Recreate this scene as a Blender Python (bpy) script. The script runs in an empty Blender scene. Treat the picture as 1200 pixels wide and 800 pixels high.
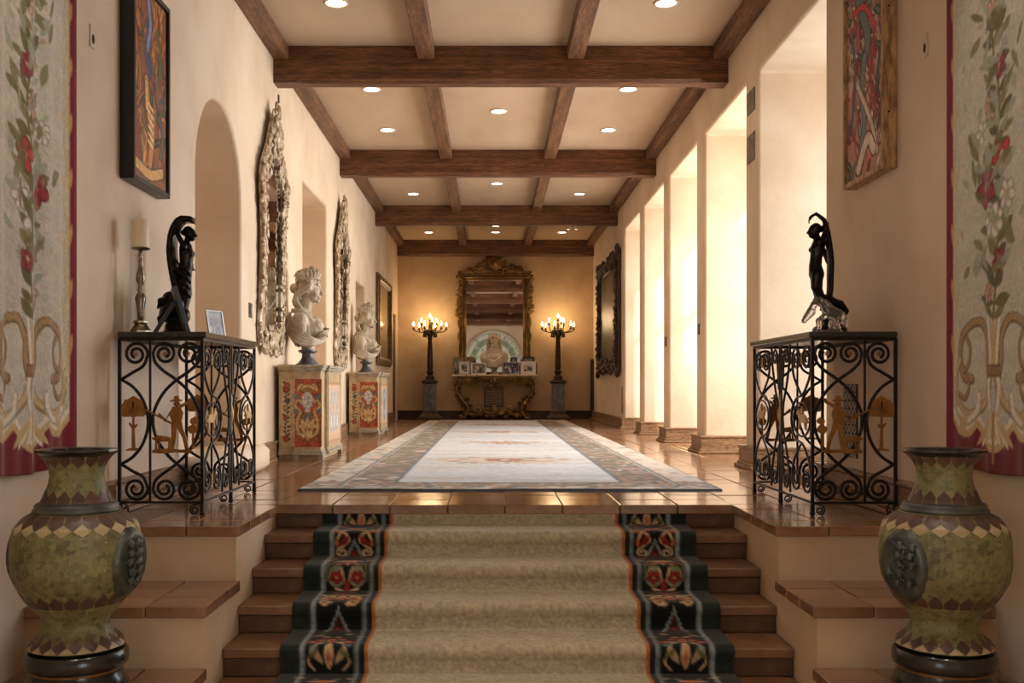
import bpy, bmesh, math, random
import numpy as np
from mathutils import Vector, Matrix, Euler
random.seed(7); np.random.seed(7)
PI = math.pi
S = bpy.context.scene
C = S.collection

# ------------------------------------------------------------------ camera
CAMZ = 0.712
cd = bpy.data.cameras.new('camera'); cam = bpy.data.objects.new('camera', cd); C.objects.link(cam)
cam.location = (0, 0, CAMZ); cam.rotation_euler = (PI/2, 0, 0)
cd.sensor_width = 36; cd.lens = 36; cd.shift_x = 0.02; cd.shift_y = 0.045
cd.clip_start = 0.05; cd.clip_end = 200
S.camera = cam

# ------------------------------------------------------------------ colour management
vs_ = S.view_settings
vs_.view_transform = 'Standard'; vs_.look = 'None'; vs_.gamma = 1.0; vs_.use_curve_mapping = False
vs_.exposure = 0.40
S.cycles.max_bounces = 8; S.cycles.diffuse_bounces = 5; S.cycles.glossy_bounces = 4
S.cycles.transparent_max_bounces = 8; S.cycles.sample_clamp_indirect = 6
S.cycles.caustics_reflective = False; S.cycles.caustics_refractive = False

# ------------------------------------------------------------------ world, sun, daylight at the windows
W = bpy.data.worlds.new('world'); S.world = W; W.use_nodes = True
nt = W.node_tree
bg = nt.nodes['Background']
bg.inputs[0].default_value = (0.80, 0.90, 1.0, 1); bg.inputs[1].default_value = 2.0

def sunlamp(direction, strength, col, angle=0.02):
    l = bpy.data.lights.new('sun', 'SUN'); o = bpy.data.objects.new('sun', l); C.objects.link(o)
    l.energy = strength; l.color = col; l.angle = angle
    o.rotation_euler = Vector(direction).to_track_quat('-Z', 'Y').to_euler(); o.location = (8, 0, 8)
    return o
sunlamp((-0.40, 0.80, -0.50), 3.0, (1.0, 0.90, 0.76), 0.03)

def area(name, loc, direction, sx, sy, power, col):
    l = bpy.data.lights.new(name, 'AREA'); l.shape = 'RECTANGLE'; l.size = sx; l.size_y = sy
    l.energy = power; l.color = col
    o = bpy.data.objects.new(name, l); C.objects.link(o); o.location = loc
    o.rotation_euler = Vector(direction).to_track_quat('-Z', 'Y').to_euler()
    return o
XL, XR, YB = -2.12, 2.30, 23.15           # inner faces of the hall walls
ZC = 4.03                                  # ceiling
BAYS = [(7.06, 8.85), (9.27, 11.06), (11.49, 13.28), (13.70, 15.50), (15.92, 17.72)]
XO = 3.35                                  # window plane of the bays
ZH = 3.45                                  # head of the bays
BAYW = [78, 155, 150, 130, 105]
for i, (a, b) in enumerate(BAYS):
    cool = i == 0
    area('daylight', (XO+0.45, (a+b)/2+.1, 1.75), (-1, -.55, -0.14), b-a-0.3, 3.0,
         BAYW[i], (0.78, 0.88, 1.0) if cool else (1.0, 0.96, 0.91))

# ------------------------------------------------------------------ helpers: objects
def link(o, parent=None):
    C.objects.link(o)
    if parent is not None: o.parent = parent
    return o
def tag(o, label=None, cat=None, group=None, kind=None):
    if label: o['label'] = label
    if cat: o['category'] = cat
    if group: o['group'] = group
    if kind: o['kind'] = kind
    return o
def thing(name, label, cat, loc=(0,0,0), rotz=0.0, group=None):
    o = bpy.data.objects.new(name, None); C.objects.link(o)
    o.empty_display_size = 0.05
    o.location = loc; o.rotation_euler = (0, 0, rotz)
    return tag(o, label, cat, group)
def inst(me, name, parent, loc=(0,0,0), rot=(0,0,0), scale=(1,1,1), label=None):
    o = bpy.data.objects.new(name, me); link(o, parent)
    o.location = loc; o.rotation_euler = rot; o.scale = scale
    if label: o['label'] = label
    return o
def children_of(o): return [c for c in bpy.data.objects if c.parent == o]
def copy_tree(o, parent=None):
    c = o.copy(); C.objects.link(c); c.parent = parent
    for ch in children_of(o): copy_tree(ch, c)
    return c

# ------------------------------------------------------------------ helpers: meshes
def sph(seg, rings):
    v = [(0, 0, 1)]; f = []
    for i in range(1, rings):
        t = PI*i/rings
        for j in range(seg):
            p = 2*PI*j/seg; v.append((math.sin(t)*math.cos(p), math.sin(t)*math.sin(p), math.cos(t)))
    v.append((0, 0, -1)); n = len(v)-1
    for j in range(seg): f.append((0, 1+j, 1+(j+1) % seg))
    for i in range(rings-2):
        for j in range(seg):
            a = 1+i*seg+j; b = 1+i*seg+(j+1) % seg
            f.append((a, a+seg, b+seg, b))
    o = 1+(rings-2)*seg
    for j in range(seg): f.append((o+j, n, o+(j+1) % seg))
    return v, f
_sph = {}
class MB:
    def __init__(s): s.v = []; s.f = []; s.M = None
    def add(s, vs, fs):
        o = len(s.v)
        if s.M is not None: vs = [s.M @ Vector(p) for p in vs]
        s.v += [tuple(p) for p in vs]; s.f += [tuple(i+o for i in f) for f in fs]
        return s
    def box(s, x0, x1, y0, y1, z0, z1, b=0.0):
        if x0 > x1: x0, x1 = x1, x0
        if y0 > y1: y0, y1 = y1, y0
        if z0 > z1: z0, z1 = z1, z0
        if b <= 0:
            v = [(x0,y0,z0),(x1,y0,z0),(x1,y1,z0),(x0,y1,z0),(x0,y0,z1),(x1,y0,z1),(x1,y1,z1),(x0,y1,z1)]
            f = [(0,3,2,1),(4,5,6,7),(0,1,5,4),(1,2,6,5),(2,3,7,6),(3,0,4,7)]
            return s.add(v, f)
        b = min(b, (x1-x0)*.49, (y1-y0)*.49, (z1-z0)*.49)
        bm = bmesh.new()
        vv = [bm.verts.new(p) for p in [(x0,y0,z0),(x1,y0,z0),(x1,y1,z0),(x0,y1,z0),(x0,y0,z1),(x1,y0,z1),(x1,y1,z1),(x0,y1,z1)]]
        for f in [(0,3,2,1),(4,5,6,7),(0,1,5,4),(1,2,6,5),(2,3,7,6),(3,0,4,7)]: bm.faces.new([vv[i] for i in f])
        bmesh.ops.bevel(bm, geom=list(bm.edges), offset=b, segments=1, affect='EDGES', profile=.5)
        bm.verts.index_update()
        v = [tuple(p.co) for p in bm.verts]; f = [tuple(q.index for q in g.verts) for g in bm.faces]; bm.free()
        return s.add(v, f)
    def lathe(s, prof, seg=24, c=(0,0,0), cap=True, sx=1, sy=1):
        v = []; f = []
        for r, z in prof:
            for j in range(seg):
                p = 2*PI*j/seg; v.append((c[0]+r*sx*math.cos(p), c[1]+r*sy*math.sin(p), c[2]+z))
        for i in range(len(prof)-1):
            for j in range(seg):
                k = (j+1) % seg; f.append((i*seg+j, i*seg+k, (i+1)*seg+k, (i+1)*seg+j))
        if cap:
            f.append(tuple(range(seg-1, -1, -1))); o = (len(prof)-1)*seg; f.append(tuple(range(o, o+seg)))
        return s.add(v, f)
    def tube(s, pts, r, seg=6, cap=True, flat=1.0, up=None):
        P = [Vector(p) for p in pts]; n = len(P)
        R = r if isinstance(r, (list, tuple)) else [r]*n
        T = []
        for i in range(n):
            t = P[min(i+1, n-1)]-P[max(i-1, 0)]
            T.append(t.normalized() if t.length > 1e-9 else Vector((0,0,1)))
        u = Vector(up) if up is not None else (Vector((0,0,1)) if abs(T[0].z) < .9 else Vector((1,0,0)))
        u = (u-T[0]*u.dot(T[0])).normalized()
        v = []; f = []
        for i in range(n):
            u = (u-T[i]*u.dot(T[i]))
            u = u.normalized() if u.length > 1e-6 else T[i].orthogonal().normalized()
            w = T[i].cross(u)
            for j in range(seg):
                a = 2*PI*(j+.5)/seg; v.append(P[i]+u*(R[i]*flat*math.cos(a))+w*(R[i]*math.sin(a)))
        for i in range(n-1):
            for j in range(seg):
                k = (j+1) % seg; f.append((i*seg+j, i*seg+k, (i+1)*seg+k, (i+1)*seg+j))
        if cap:
            f.append(tuple(range(seg-1, -1, -1))); o = (n-1)*seg; f.append(tuple(range(o, o+seg)))
        return s.add(v, f)
    def ell(s, c, r, rot=None, seg=12, rings=8):
        if (seg, rings) not in _sph: _sph[(seg, rings)] = sph(seg, rings)
        v, f = _sph[(seg, rings)]
        if isinstance(r, (int, float)): r = (r, r, r)
        R = Euler(rot).to_matrix() if rot is not None else None
        out = []
        for p in v:
            q = Vector((p[0]*r[0], p[1]*r[1], p[2]*r[2]))
            if R is not None: q = R @ q
            out.append((q[0]+c[0], q[1]+c[1], q[2]+c[2]))
        return s.add(out, f)
    def limb(s, pts, rs, seg=10):
        s.tube(pts, list(rs), seg)
        for p, r in zip(pts, rs): s.ell(p, r, seg=seg, rings=6)
        return s
    def prism(s, poly, t, plane='xz', off=0.0):
        # polygon extruded; plane xz -> thickness along y, xy -> along z, yz -> along x
        n = len(poly); v = []
        for k in (off-t/2, off+t/2):
            for a, b in poly:
                v.append({'xz': (a, k, b), 'xy': (a, b, k), 'yz': (k, a, b)}[plane])
        f = [tuple(range(n-1, -1, -1)), tuple(range(n, 2*n))]
        for i in range(n):
            j = (i+1) % n; f.append((i, j, n+j, n+i))
        return s.add(v, f)
    def mesh(s, name, mat, smooth=False):
        me = bpy.data.meshes.new(name); me.from_pydata(s.v, [], s.f)
        if mat is not None: me.materials.append(mat)
        bm = bmesh.new(); bm.from_mesh(me); bmesh.ops.recalc_face_normals(bm, faces=bm.faces)
        bm.to_mesh(me); bm.free()
        if smooth:
            me.polygons.foreach_set('use_smooth', [True]*len(me.polygons))
            if smooth == 'auto':
                try: me.set_sharp_from_angle(angle=math.radians(38))
                except Exception: pass
        me.update(); return me
    def build(s, name, mat, parent=None, smooth=False, label=None, loc=(0,0,0), rot=(0,0,0)):
        return inst(s.mesh(name, mat, smooth), name, parent, loc, rot, label=label)
    def sculpt(s, name, mat, parent=None, voxel=0.01, it=2, loc=(0,0,0), rot=(0,0,0), label=None, rough=None):
        me = bpy.data.meshes.new(name); me.from_pydata(s.v, [], s.f)
        o = bpy.data.objects.new('tmp', me); C.objects.link(o)
        m = o.modifiers.new('r', 'REMESH'); m.mode = 'VOXEL'; m.voxel_size = voxel; m.use_smooth_shade = True
        if it:
            q = o.modifiers.new('s', 'SMOOTH'); q.factor = .5; q.iterations = it
        dg = bpy.context.evaluated_depsgraph_get(); dg.update()
        m2 = bpy.data.meshes.new_from_object(o.evaluated_get(dg)); m2.name = name
        bpy.data.objects.remove(o); bpy.data.meshes.remove(me)
        m2.materials.clear(); m2.materials.append(mat)
        m2.polygons.foreach_set('use_smooth', [True]*len(m2.polygons))
        return inst(m2, name, parent, loc, rot, label=label)
def crv(pts, n=8, closed=False):
    """Catmull-Rom through points (2-D or 3-D)."""
    P = [Vector(p) for p in pts]; out = []
    m = len(P)
    for i in range(m if closed else m-1):
        p0 = P[(i-1) % m] if (closed or i > 0) else P[0]*2-P[1]
        p1 = P[i]; p2 = P[(i+1) % m]
        p3 = P[(i+2) % m] if (closed or i+2 < m) else P[-1]*2-P[-2]
        for k in range(n):
            t = k/n
            out.append(.5*((2*p1)+(-p0+p2)*t+(2*p0-5*p1+4*p2-p3)*t*t+(-p0+3*p1-3*p2+p3)*t**3))
    if not closed: out.append(P[-1])
    return out
def spiral(c, a0, r0, r1, turns, sign, n=26):
    return [(c[0]+(r0+(r1-r0)*k/n)*math.cos(a0+sign*2*PI*turns*k/n),
             c[1]+(r0+(r1-r0)*k/n)*math.sin(a0+sign*2*PI*turns*k/n)) for k in range(n+1)]

# ------------------------------------------------------------------ helpers: materials
def lin(c):
    return tuple(((x/255)/12.92 if x/255 <= .04045 else ((x/255+.055)/1.055)**2.4) for x in c)
def new_mat(name):
    m = bpy.data.materials.new(name); m.use_nodes = True
    return m, m.node_tree, m.node_tree.nodes['Principled BSDF']
def coords(nt, scale=(1,1,1), kind='Object'):
    t = nt.nodes.new('ShaderNodeTexCoord'); mp = nt.nodes.new('ShaderNodeMapping')
    mp.inputs['Scale'].default_value = scale; nt.links.new(t.outputs[kind], mp.inputs[0]); return mp.outputs[0]
def noise(nt, vec, scale=5, detail=4, rough=.55):
    n = nt.nodes.new('ShaderNodeTexNoise'); n.inputs['Scale'].default_value = scale
    n.inputs['Detail'].default_value = detail; n.inputs['Roughness'].default_value = rough
    if vec is not None: nt.links.new(vec, n.inputs['Vector'])
    return n.outputs['Fac']
def ramp(nt, fac, stops, interp='LINEAR'):
    r = nt.nodes.new('ShaderNodeValToRGB'); cr = r.color_ramp; cr.interpolation = interp
    while len(cr.elements) > 1: cr.elements.remove(cr.elements[-1])
    for i, (p, c) in enumerate(stops):
        e = cr.elements[0] if i == 0 else cr.elements.new(p)
        e.position = p; e.color = (*lin(c), 1)
    nt.links.new(fac, r.inputs[0]); return r.outputs[0]
def bump(nt, bsdf, h, strength=.2, dist=.01):
    b = nt.nodes.new('ShaderNodeBump'); b.inputs['Strength'].default_value = strength; b.inputs['Distance'].default_value = dist
    nt.links.new(h, b.inputs['Height']); nt.links.new(b.outputs[0], bsdf.inputs['Normal'])
def mixc(nt, fac, a, b, mode='MIX'):
    m = nt.nodes.new('ShaderNodeMix'); m.data_type = 'RGBA'; m.blend_type = mode
    for sock, val in ((m.inputs[0], fac), (m.inputs[6], a), (m.inputs[7], b)):
        if isinstance(val, bpy.types.NodeSocket): nt.links.new(val, sock)
        elif isinstance(val, tuple): sock.default_value = (*lin(val), 1) if len(val) == 3 else val
        else: sock.default_value = val
    return m.outputs[2]
def mat(name, stops, scale=6, stretch=(1,1,1), rough=.6, metal=0.0, detail=4, bmp=0, bscale=None, coat=0, spec=.5, rnd=0.0, kind='Object', nrough=.55, bdist=.01):
    """noise-mottled procedural material; rnd mixes in a value per object"""
    m, nt, b = new_mat(name)
    v = coords(nt, stretch, kind)
    fac = noise(nt, v, scale, detail, nrough)
    if len(stops) == 1: stops = [(.35, tuple(x*.92 for x in stops[0])), (.65, stops[0])]
    col = ramp(nt, fac, stops)
    if rnd:
        oi = nt.nodes.new('ShaderNodeObjectInfo'); mr = nt.nodes.new('ShaderNodeMapRange')
        nt.links.new(oi.outputs['Random'], mr.inputs[0]); mr.inputs[3].default_value = 1-rnd; mr.inputs[4].default_value = 1+rnd
        hs = nt.nodes.new('ShaderNodeHueSaturation'); nt.links.new(col, hs.inputs['Color']); nt.links.new(mr.outputs[0], hs.inputs['Value']); col = hs.outputs[0]
    nt.links.new(col, b.inputs['Base Color'])
    b.inputs['Roughness'].default_value = rough; b.inputs['Metallic'].default_value = metal
    b.inputs['Specular IOR Level'].default_value = spec
    if coat: b.inputs['Coat Weight'].default_value = coat; b.inputs['Coat Roughness'].default_value = .12
    if bmp: bump(nt, b, noise(nt, v, bscale or scale*3, 5, .6), bmp, bdist)
    return m
def paint_mat(name, rough=.8, metal=0.0, bmp=0.0, bscale=120, sheen=0.0, spec=.3):
    m, nt, b = new_mat(name)
    a = nt.nodes.new('ShaderNodeVertexColor'); a.layer_name = 'paint'
    v = coords(nt)
    n = noise(nt, v, bscale, 3, .6)
    col = mixc(nt, 0.22, a.outputs[0], ramp(nt, n, [(.3, (105,105,105)), (.7, (240,240,240))]), 'SOFT_LIGHT')
    nt.links.new(col, b.inputs['Base Color'])
    b.inputs['Roughness'].default_value = rough; b.inputs['Metallic'].default_value = metal; b.inputs['Specular IOR Level'].default_value = spec
    if sheen: b.inputs['Sheen Weight'].default_value = sheen
    if bmp: bump(nt, b, n, bmp, .004)
    return m

# ------------------------------------------------------------------ helpers: painted patterns (colour per vertex)
def vnoise(nx, ny, cells, seed=0):
    r = np.random.RandomState(seed); cy, cx = cells
    g = r.rand(cy+2, cx+2)
    y = np.linspace(0, cy, ny, endpoint=False); x = np.linspace(0, cx, nx, endpoint=False)
    yi = y.astype(int); xi = x.astype(int); fy = y-yi; fx = x-xi
    fy = (fy*fy*(3-2*fy))[:, None]; fx = (fx*fx*(3-2*fx))[None]
    a = g[yi][:, xi]; b = g[yi][:, xi+1]; c = g[yi+1][:, xi]; d = g[yi+1][:, xi+1]
    return (a*(1-fx)+b*fx)*(1-fy)+(c*(1-fx)+d*fx)*fy
class Canvas:
    """w x h metres, origin lower left; colours are plain sRGB 0-255"""
    def __init__(s, w, h, nx, ny, base):
        s.w, s.h, s.nx, s.ny = w, h, nx, ny
        s.px = max(w/(nx-1), h/(ny-1))
        s.X, s.Y = np.meshgrid(np.linspace(0, w, nx), np.linspace(0, h, ny))
        s.a = np.zeros((ny, nx, 3)); s.a[:] = base
        s.mir = None
    def put(s, d, col, op=1.0, sl=None):
        # d: signed distance-like (negative inside)
        m = np.clip(.5-d/s.px, 0, 1)*op
        t = s.a if sl is None else s.a[sl]
        t += (np.array(col)-t)*m[..., None]
    def win(s, x0, x1, y0, y1):
        i0 = max(0, int((x0)/s.w*(s.nx-1))-1); i1 = min(s.nx, int(x1/s.w*(s.nx-1))+3)
        j0 = max(0, int((y0)/s.h*(s.ny-1))-1); j1 = min(s.ny, int(y1/s.h*(s.ny-1))+3)
        if i0 >= i1 or j0 >= j1: return None
        return (slice(j0, j1), slice(i0, i1))
    def both(s, fn, *a, **k):
        fn(*a, **k)
    def rect(s, x0, x1, y0, y1, col, op=1):
        d = np.maximum(np.maximum(x0-s.X, s.X-x1), np.maximum(y0-s.Y, s.Y-y1)); s.put(d, col, op)
    def ell(s, cx, cy, rx, ry, col, ang=0, op=1):
        R = max(rx, ry)*1.1+s.px*2; sl = s.win(cx-R, cx+R, cy-R, cy+R)
        if sl is None: return
        x = s.X[sl]-cx; y = s.Y[sl]-cy; c, q = math.cos(ang), math.sin(ang)
        u = (x*c+y*q)/rx; v = (-x*q+y*c)/ry
        s.put((np.sqrt(u*u+v*v)-1)*min(rx, ry), col, op, sl)
    def ring(s, cx, cy, rx, ry, wd, col, op=1):
        R = max(rx, ry)+wd+s.px*2; sl = s.win(cx-R, cx+R, cy-R, cy+R)
        if sl is None: return
        u = (s.X[sl]-cx)/rx; v = (s.Y[sl]-cy)/ry
        s.put(np.abs(np.sqrt(u*u+v*v)-1)*min(rx, ry)-wd/2, col, op, sl)
    def leaf(s, x, y, l, wd, ang, col, op=1):
        cx = x+math.cos(ang)*l/2; cy = y+math.sin(ang)*l/2; R = l/2+wd+s.px*2
        sl = s.win(cx-R, cx+R, cy-R, cy+R)
        if sl is None: return
        dx = s.X[sl]-cx; dy = s.Y[sl]-cy; c, q = math.cos(ang), math.sin(ang)
        u = (dx*c+dy*q)/(l/2); v = dx*-q+dy*c
        s.put(np.where(np.abs(u) < 1, np.abs(v)-wd/2*(1-u*u), .01+np.abs(v)*0+s.px), col, op, sl)
    def stroke(s, pts, wd, col, op=1, taper=False):
        n = len(pts)
        for i in range(n-1):
            (ax, ay), (bx, by) = pts[i][:2], pts[i+1][:2]
            w0 = wd*(1-(i+.5)/(n-1)*.85) if taper else wd
            R = w0+s.px*2; sl = s.win(min(ax, bx)-R, max(ax, bx)+R, min(ay, by)-R, max(ay, by)+R)
            if sl is None: continue
            x = s.X[sl]-ax; y = s.Y[sl]-ay; ex, ey = bx-ax, by-ay; L = ex*ex+ey*ey+1e-12
            t = np.clip((x*ex+y*ey)/L, 0, 1)
            s.put(np.hypot(x-ex*t, y-ey*t)-w0/2, col, op, sl)
    def poly(s, pts, col, op=1):
        xs = [p[0] for p in pts]; ys = [p[1] for p in pts]
        sl = s.win(min(xs), max(xs), min(ys), max(ys))
        if sl is None: return
        X = s.X[sl]; Y = s.Y[sl]; ins = np.zeros(X.shape, bool); n = len(pts)
        for i in range(n):
            x1, y1 = pts[i][:2]; x2, y2 = pts[(i+1) % n][:2]
            if y1 == y2: continue
            ins ^= ((y1 > Y) != (y2 > Y)) & (X < (x2-x1)*(Y-y1)/(y2-y1)+x1)
        m = ins*op; t = s.a[sl]; t += (np.array(col)-t)*m[..., None]
    def flower(s, x, y, r, col, ctr=(215,185,110), n=6, a0=0.0, dark=None):
        dk = dark or tuple(c*.62 for c in col)
        for k in range(n):
            a = a0+2*PI*k/n; s.ell(x+math.cos(a)*r*.55, y+math.sin(a)*r*.55, r*.50, r*.40, dk, a)
            s.ell(x+math.cos(a)*r*.56, y+math.sin(a)*r*.56, r*.40, r*.28, col, a)
        s.ell(x, y, r*.27, r*.27, ctr)
    def mottle(s, amt, cells, seed=0):
        n = vnoise(s.nx, s.ny, cells, seed)-.5; s.a *= (1+n[..., None]*amt)
    def scroll(s, c, a0, r0, r1, turns, sign, wd, col):
        s.stroke(spiral(c, a0, r0, r1, turns, sign, 30), wd, col)
    def mirror_x(s):
        h = s.nx//2; s.a[:, s.nx-h:] = s.a[:, :h][:, ::-1]
    def mesh(s, name, fn, material, smooth=True, extra=None):
        """fn(u,v arrays in metres)-> x,y,z arrays"""
        x, y, z = fn(s.X, s.Y)
        co = np.stack([x, y, z], -1).reshape(-1, 3)
        ny, nx = s.ny, s.nx
        idx = np.arange(ny*nx).reshape(ny, nx)
        q = np.stack([idx[:-1, :-1], idx[:-1, 1:], idx[1:, 1:], idx[1:, :-1]], -1).reshape(-1, 4)
        me = bpy.data.meshes.new(name)
        me.vertices.add(len(co)); me.vertices.foreach_set('co', co.ravel())
        me.loops.add(q.size); me.loops.foreach_set('vertex_index', q.ravel())
        me.polygons.add(len(q)); me.polygons.foreach_set('loop_start', np.arange(0, q.size, 4)); me.polygons.foreach_set('loop_total', np.full(len(q), 4))
        me.update(calc_edges=True)
        a = np.clip(s.a/255, 0, 1); l = np.where(a <= .04045, a/12.92, ((a+.055)/1.055)**2.4).reshape(-1, 3)
        at = me.color_attributes.new('paint', 'FLOAT_COLOR', 'POINT')
        at.data.foreach_set('color', np.concatenate([l, np.ones((len(l), 1))], 1).ravel())
        me.materials.append(material)
        if smooth: me.polygons.foreach_set('use_smooth', [True]*len(me.polygons))
        return me

# ------------------------------------------------------------------ materials of the setting
PLASTER = mat('plaster', [(.25, (204,180,154)), (.5, (218,196,170)), (.75, (227,208,185))], 1.6, rough=.85, bmp=.25, bscale=14, detail=6, spec=.2, bdist=.012)
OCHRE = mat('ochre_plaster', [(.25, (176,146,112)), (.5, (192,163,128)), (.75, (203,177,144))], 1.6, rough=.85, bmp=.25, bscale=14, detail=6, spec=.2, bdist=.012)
CEILP = mat('ceiling_plaster', [(.3, (184,160,134)), (.7, (197,174,149))], 2.0, (1,.4,1), rough=.9, bmp=.15, bscale=10, spec=.2)
def wood(name, dark, mid, light, stretch, rough=.55, sc=3.0, coat=0):
    m, nt, b = new_mat(name)
    v = coords(nt, stretch)
    n1 = noise(nt, v, sc, 6, .65); n2 = noise(nt, v, sc*5, 4, .6)
    c1 = ramp(nt, n1, [(.28, dark), (.5, mid), (.72, light)])
    c2 = ramp(nt, n2, [(.36, (120,104,92)), (.6, (255,255,255))])
    col = mixc(nt, .75, c1, c2, 'MULTIPLY')
    nt.links.new(col, b.inputs['Base Color']); b.inputs['Roughness'].default_value = rough
    if coat: b.inputs['Coat Weight'].default_value = coat
    bump(nt, b, n2, .35, .006)
    return m
BEAMW = wood('beam_wood', (60,36,20), (116,73,42), (156,106,66), (.5, 6, 6))
JOISTW = wood('joist_wood', (72,47,28), (124,84,53), (160,114,76), (6, .5, 6))
BASEW = wood('baseboard_wood', (122,90,60), (158,122,86), (178,144,106), (1, .6, 8), .45, 4)
DARKW = wood('dark_baseboard', (40,26,17), (58,38,24), (74,50,33), (.6, 1, 8), .45, 4)
TILE = mat('terracotta', [(.2, (98,64,44)), (.45, (134,94,68)), (.7, (158,120,92)), (.85, (178,146,118))], 5.0, rough=.20, bmp=.13, bscale=11, rnd=.22, coat=.6, detail=6, bdist=.01)
STEPT = mat('step_terracotta', [(.2, (88,58,38)), (.5, (122,86,60)), (.8, (150,114,84))], 6.0, rough=.36, bmp=.2, bscale=14, rnd=.15, detail=6)
RISER = mat('riser_clay', [(.3, (66,46,32)), (.6, (92,66,46)), (.8, (112,84,60))], 7, rough=.6, bmp=.2, rnd=.1)
GROUT = mat('grout', [(.3, (150,132,112)), (.7, (176,160,140))], 20, rough=.9)
TIERP = mat('tier_plaster', [(.25, (192,162,126)), (.5, (206,178,144)), (.75, (216,192,160))], 2.4, rough=.85, bmp=.2, bscale=14, detail=6, spec=.2)

def bevel(o, w=.02, seg=3, ang=40):
    m = o.modifiers.new('soft', 'BEVEL'); m.width = w; m.segments = seg; m.limit_method = 'ANGLE'; m.angle_limit = math.radians(ang)
    o.data.polygons.foreach_set('use_smooth', [True]*len(o.data.polygons))
    wn = o.modifiers.new('wn', 'WEIGHTED_NORMAL'); wn.keep_sharp = True
    return o
YF = -7.0; ZL = -0.98
def opening(a, b, top, arch=False, bottom=None):
    if not arch: return [(a, bottom), (a, top), (b, top), (b, bottom)]
    r = (b-a)/2; c = (a+b)/2; n = 20
    return [(a, bottom)]+[(c-r*math.cos(PI*k/n), top-r+r*math.sin(PI*k/n)) for k in range(n+1)]+[(b, bottom)]
# left wall
pl = [(YF, ZL)]
for o_ in (opening(-4.6, -0.6, 3.2, bottom=ZL), opening(7.35, 8.68, 2.94, True, ZL), opening(11.5, 13.2, 3.04, bottom=ZL), opening(16.0, 17.2, 2.38, bottom=ZL), opening(22.02, 22.95, 2.33, bottom=ZL)): pl += o_
pl += [(YB+.3, ZL), (YB+.3, ZC+.02), (YF, ZC+.02)]
w = MB().prism(pl, .6, 'yz', XL-.3).build('wall_left', PLASTER); tag(w, 'cream plaster wall with an arched niche and tall doorways', kind='structure'); bevel(w, .03)
b_ = MB().box(XL-.75, XL-.6, 6.8, YB+.3, ZL, ZC)
b_.build('niche_back', PLASTER, w)
# right wall with five deep window bays
pr = [(YF, ZL)]
for o_ in [opening(-4.6, -0.6, 3.2, bottom=ZL)]+[opening(a, b, ZH, bottom=ZL) for a, b in BAYS]: pr += o_
pr += [(YB+.3, ZL), (YB+.3, ZC+.02), (YF, ZC+.02)]
w = MB().prism(pr, XO-XR, 'yz', (XO+XR)/2).build('wall_right', PLASTER); tag(w, 'cream plaster wall cut by five deep window bays', kind='structure'); bevel(w, .03)
w = MB().box(XL-.6, XO, YB, YB+.3, ZL, ZC).build('wall_back', OCHRE); tag(w, 'ochre plaster end wall behind the gilt mirror', kind='structure')
w = MB().box(XL-.6, XO, YF-.3, YF, ZL, ZC).build('wall_front', PLASTER); tag(w, 'plaster wall of the lower room facing the stairs', kind='structure')
# unseen wall added outside to keep the sun off the nearer bays
w = MB().box(XO, XO+2.5, 6.55, 6.95, -1.0, 5.0).build('sun_block_wall', PLASTER); tag(w, 'unseen wall added outside to block sun from the nearer bays', kind='structure')
PATIO = mat('patio_stone', [(.3, (196,184,166)), (.7, (214,204,188))], 3, rough=.9)
g = MB().box(XO, XO+8, -8, YB+2, -.25, -.15).build('patio', PATIO); tag(g, 'pale stone patio outside the window bays', kind='structure')
# windows of the bays
FRAMEM = mat('window_frame_paint', [(.3, (92,70,50)), (.7, (112,88,64))], 8, rough=.5)
gm, gnt, gb = new_mat('window_glass')
gnt.nodes.remove(gb)
tr = gnt.nodes.new('ShaderNodeBsdfTransparent'); gl = gnt.nodes.new('ShaderNodeBsdfGlossy'); gl.inputs['Roughness'].default_value = .02
mx = gnt.nodes.new('ShaderNodeMixShader'); mx.inputs[0].default_value = .06
gnt.links.new(tr.outputs[0], mx.inputs[1]); gnt.links.new(gl.outputs[0], mx.inputs[2]); gnt.links.new(mx.outputs[0], gnt.nodes['Material Output'].inputs[0])
GLASSP = gm
for i, (a, b) in enumerate(BAYS):
    wo = bpy.data.objects.new('window_%d' % (i+1), None); link(wo); tag(wo, 'tall window closing a deep bay of the right wall', kind='structure')
    wo.location = (XO-.03, (a+b)/2, 0); hw = (b-a)/2
    fr = MB(); x0, x1 = -.03, .03
    fr.box(x0, x1, -hw, -hw+.06, 0, ZH); fr.box(x0, x1, hw-.06, hw, 0, ZH); fr.box(x0, x1, -hw, hw, ZH-.07, ZH); fr.box(x0, x1, -hw, hw, 0, .16); fr.box(x0, x1, -.035, .035, .1, ZH-.05); fr.box(x0, x1, -hw, hw, 2.5, 2.56)
    fr.build('window_frame', FRAMEM, wo)
    for s_ in (-1, 1):
        for z0, z1 in ((.16, 2.5), (2.56, ZH-.07)):
            MB().box(-.004, .004, s_*.035, s_*(hw-.06), z0, z1).build('pane', GLASSP, wo)
# unseen side windows and area lamps, added to light the foreground from behind
area('fill_lower', (XL-.72, -2.6, 1.3), (1, .25, 0), 3.6, 3.4, 40, (1.0, .97, .93))
area('fill_lower', (XO+.1, -2.6, 1.3), (-1, .25, 0), 3.6, 3.4, 115, (0.90, .95, 1.0))
for i, x in enumerate((XL-.5, XO-.2)):
    wo = bpy.data.objects.new('window_%d' % (i+6), None); link(wo); tag(wo, 'wide unseen side window added to light the foreground', kind='structure'); wo.location = (x, -2.6, ZL)
    fr = MB()
    for y in (-2, -.7, .64, 1.94): fr.box(-.03, .03, y, y+.06, 0, 4.18)
    fr.box(-.03, .03, -2, 2, 4.1, 4.18); fr.box(-.03, .03, -2, 2, 0, .1)
    fr.build('window_frame', FRAMEM, wo)
    MB().box(-.004, .004, -1.94, 1.94, .1, 4.1).build('pane', GLASSP, wo)

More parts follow.
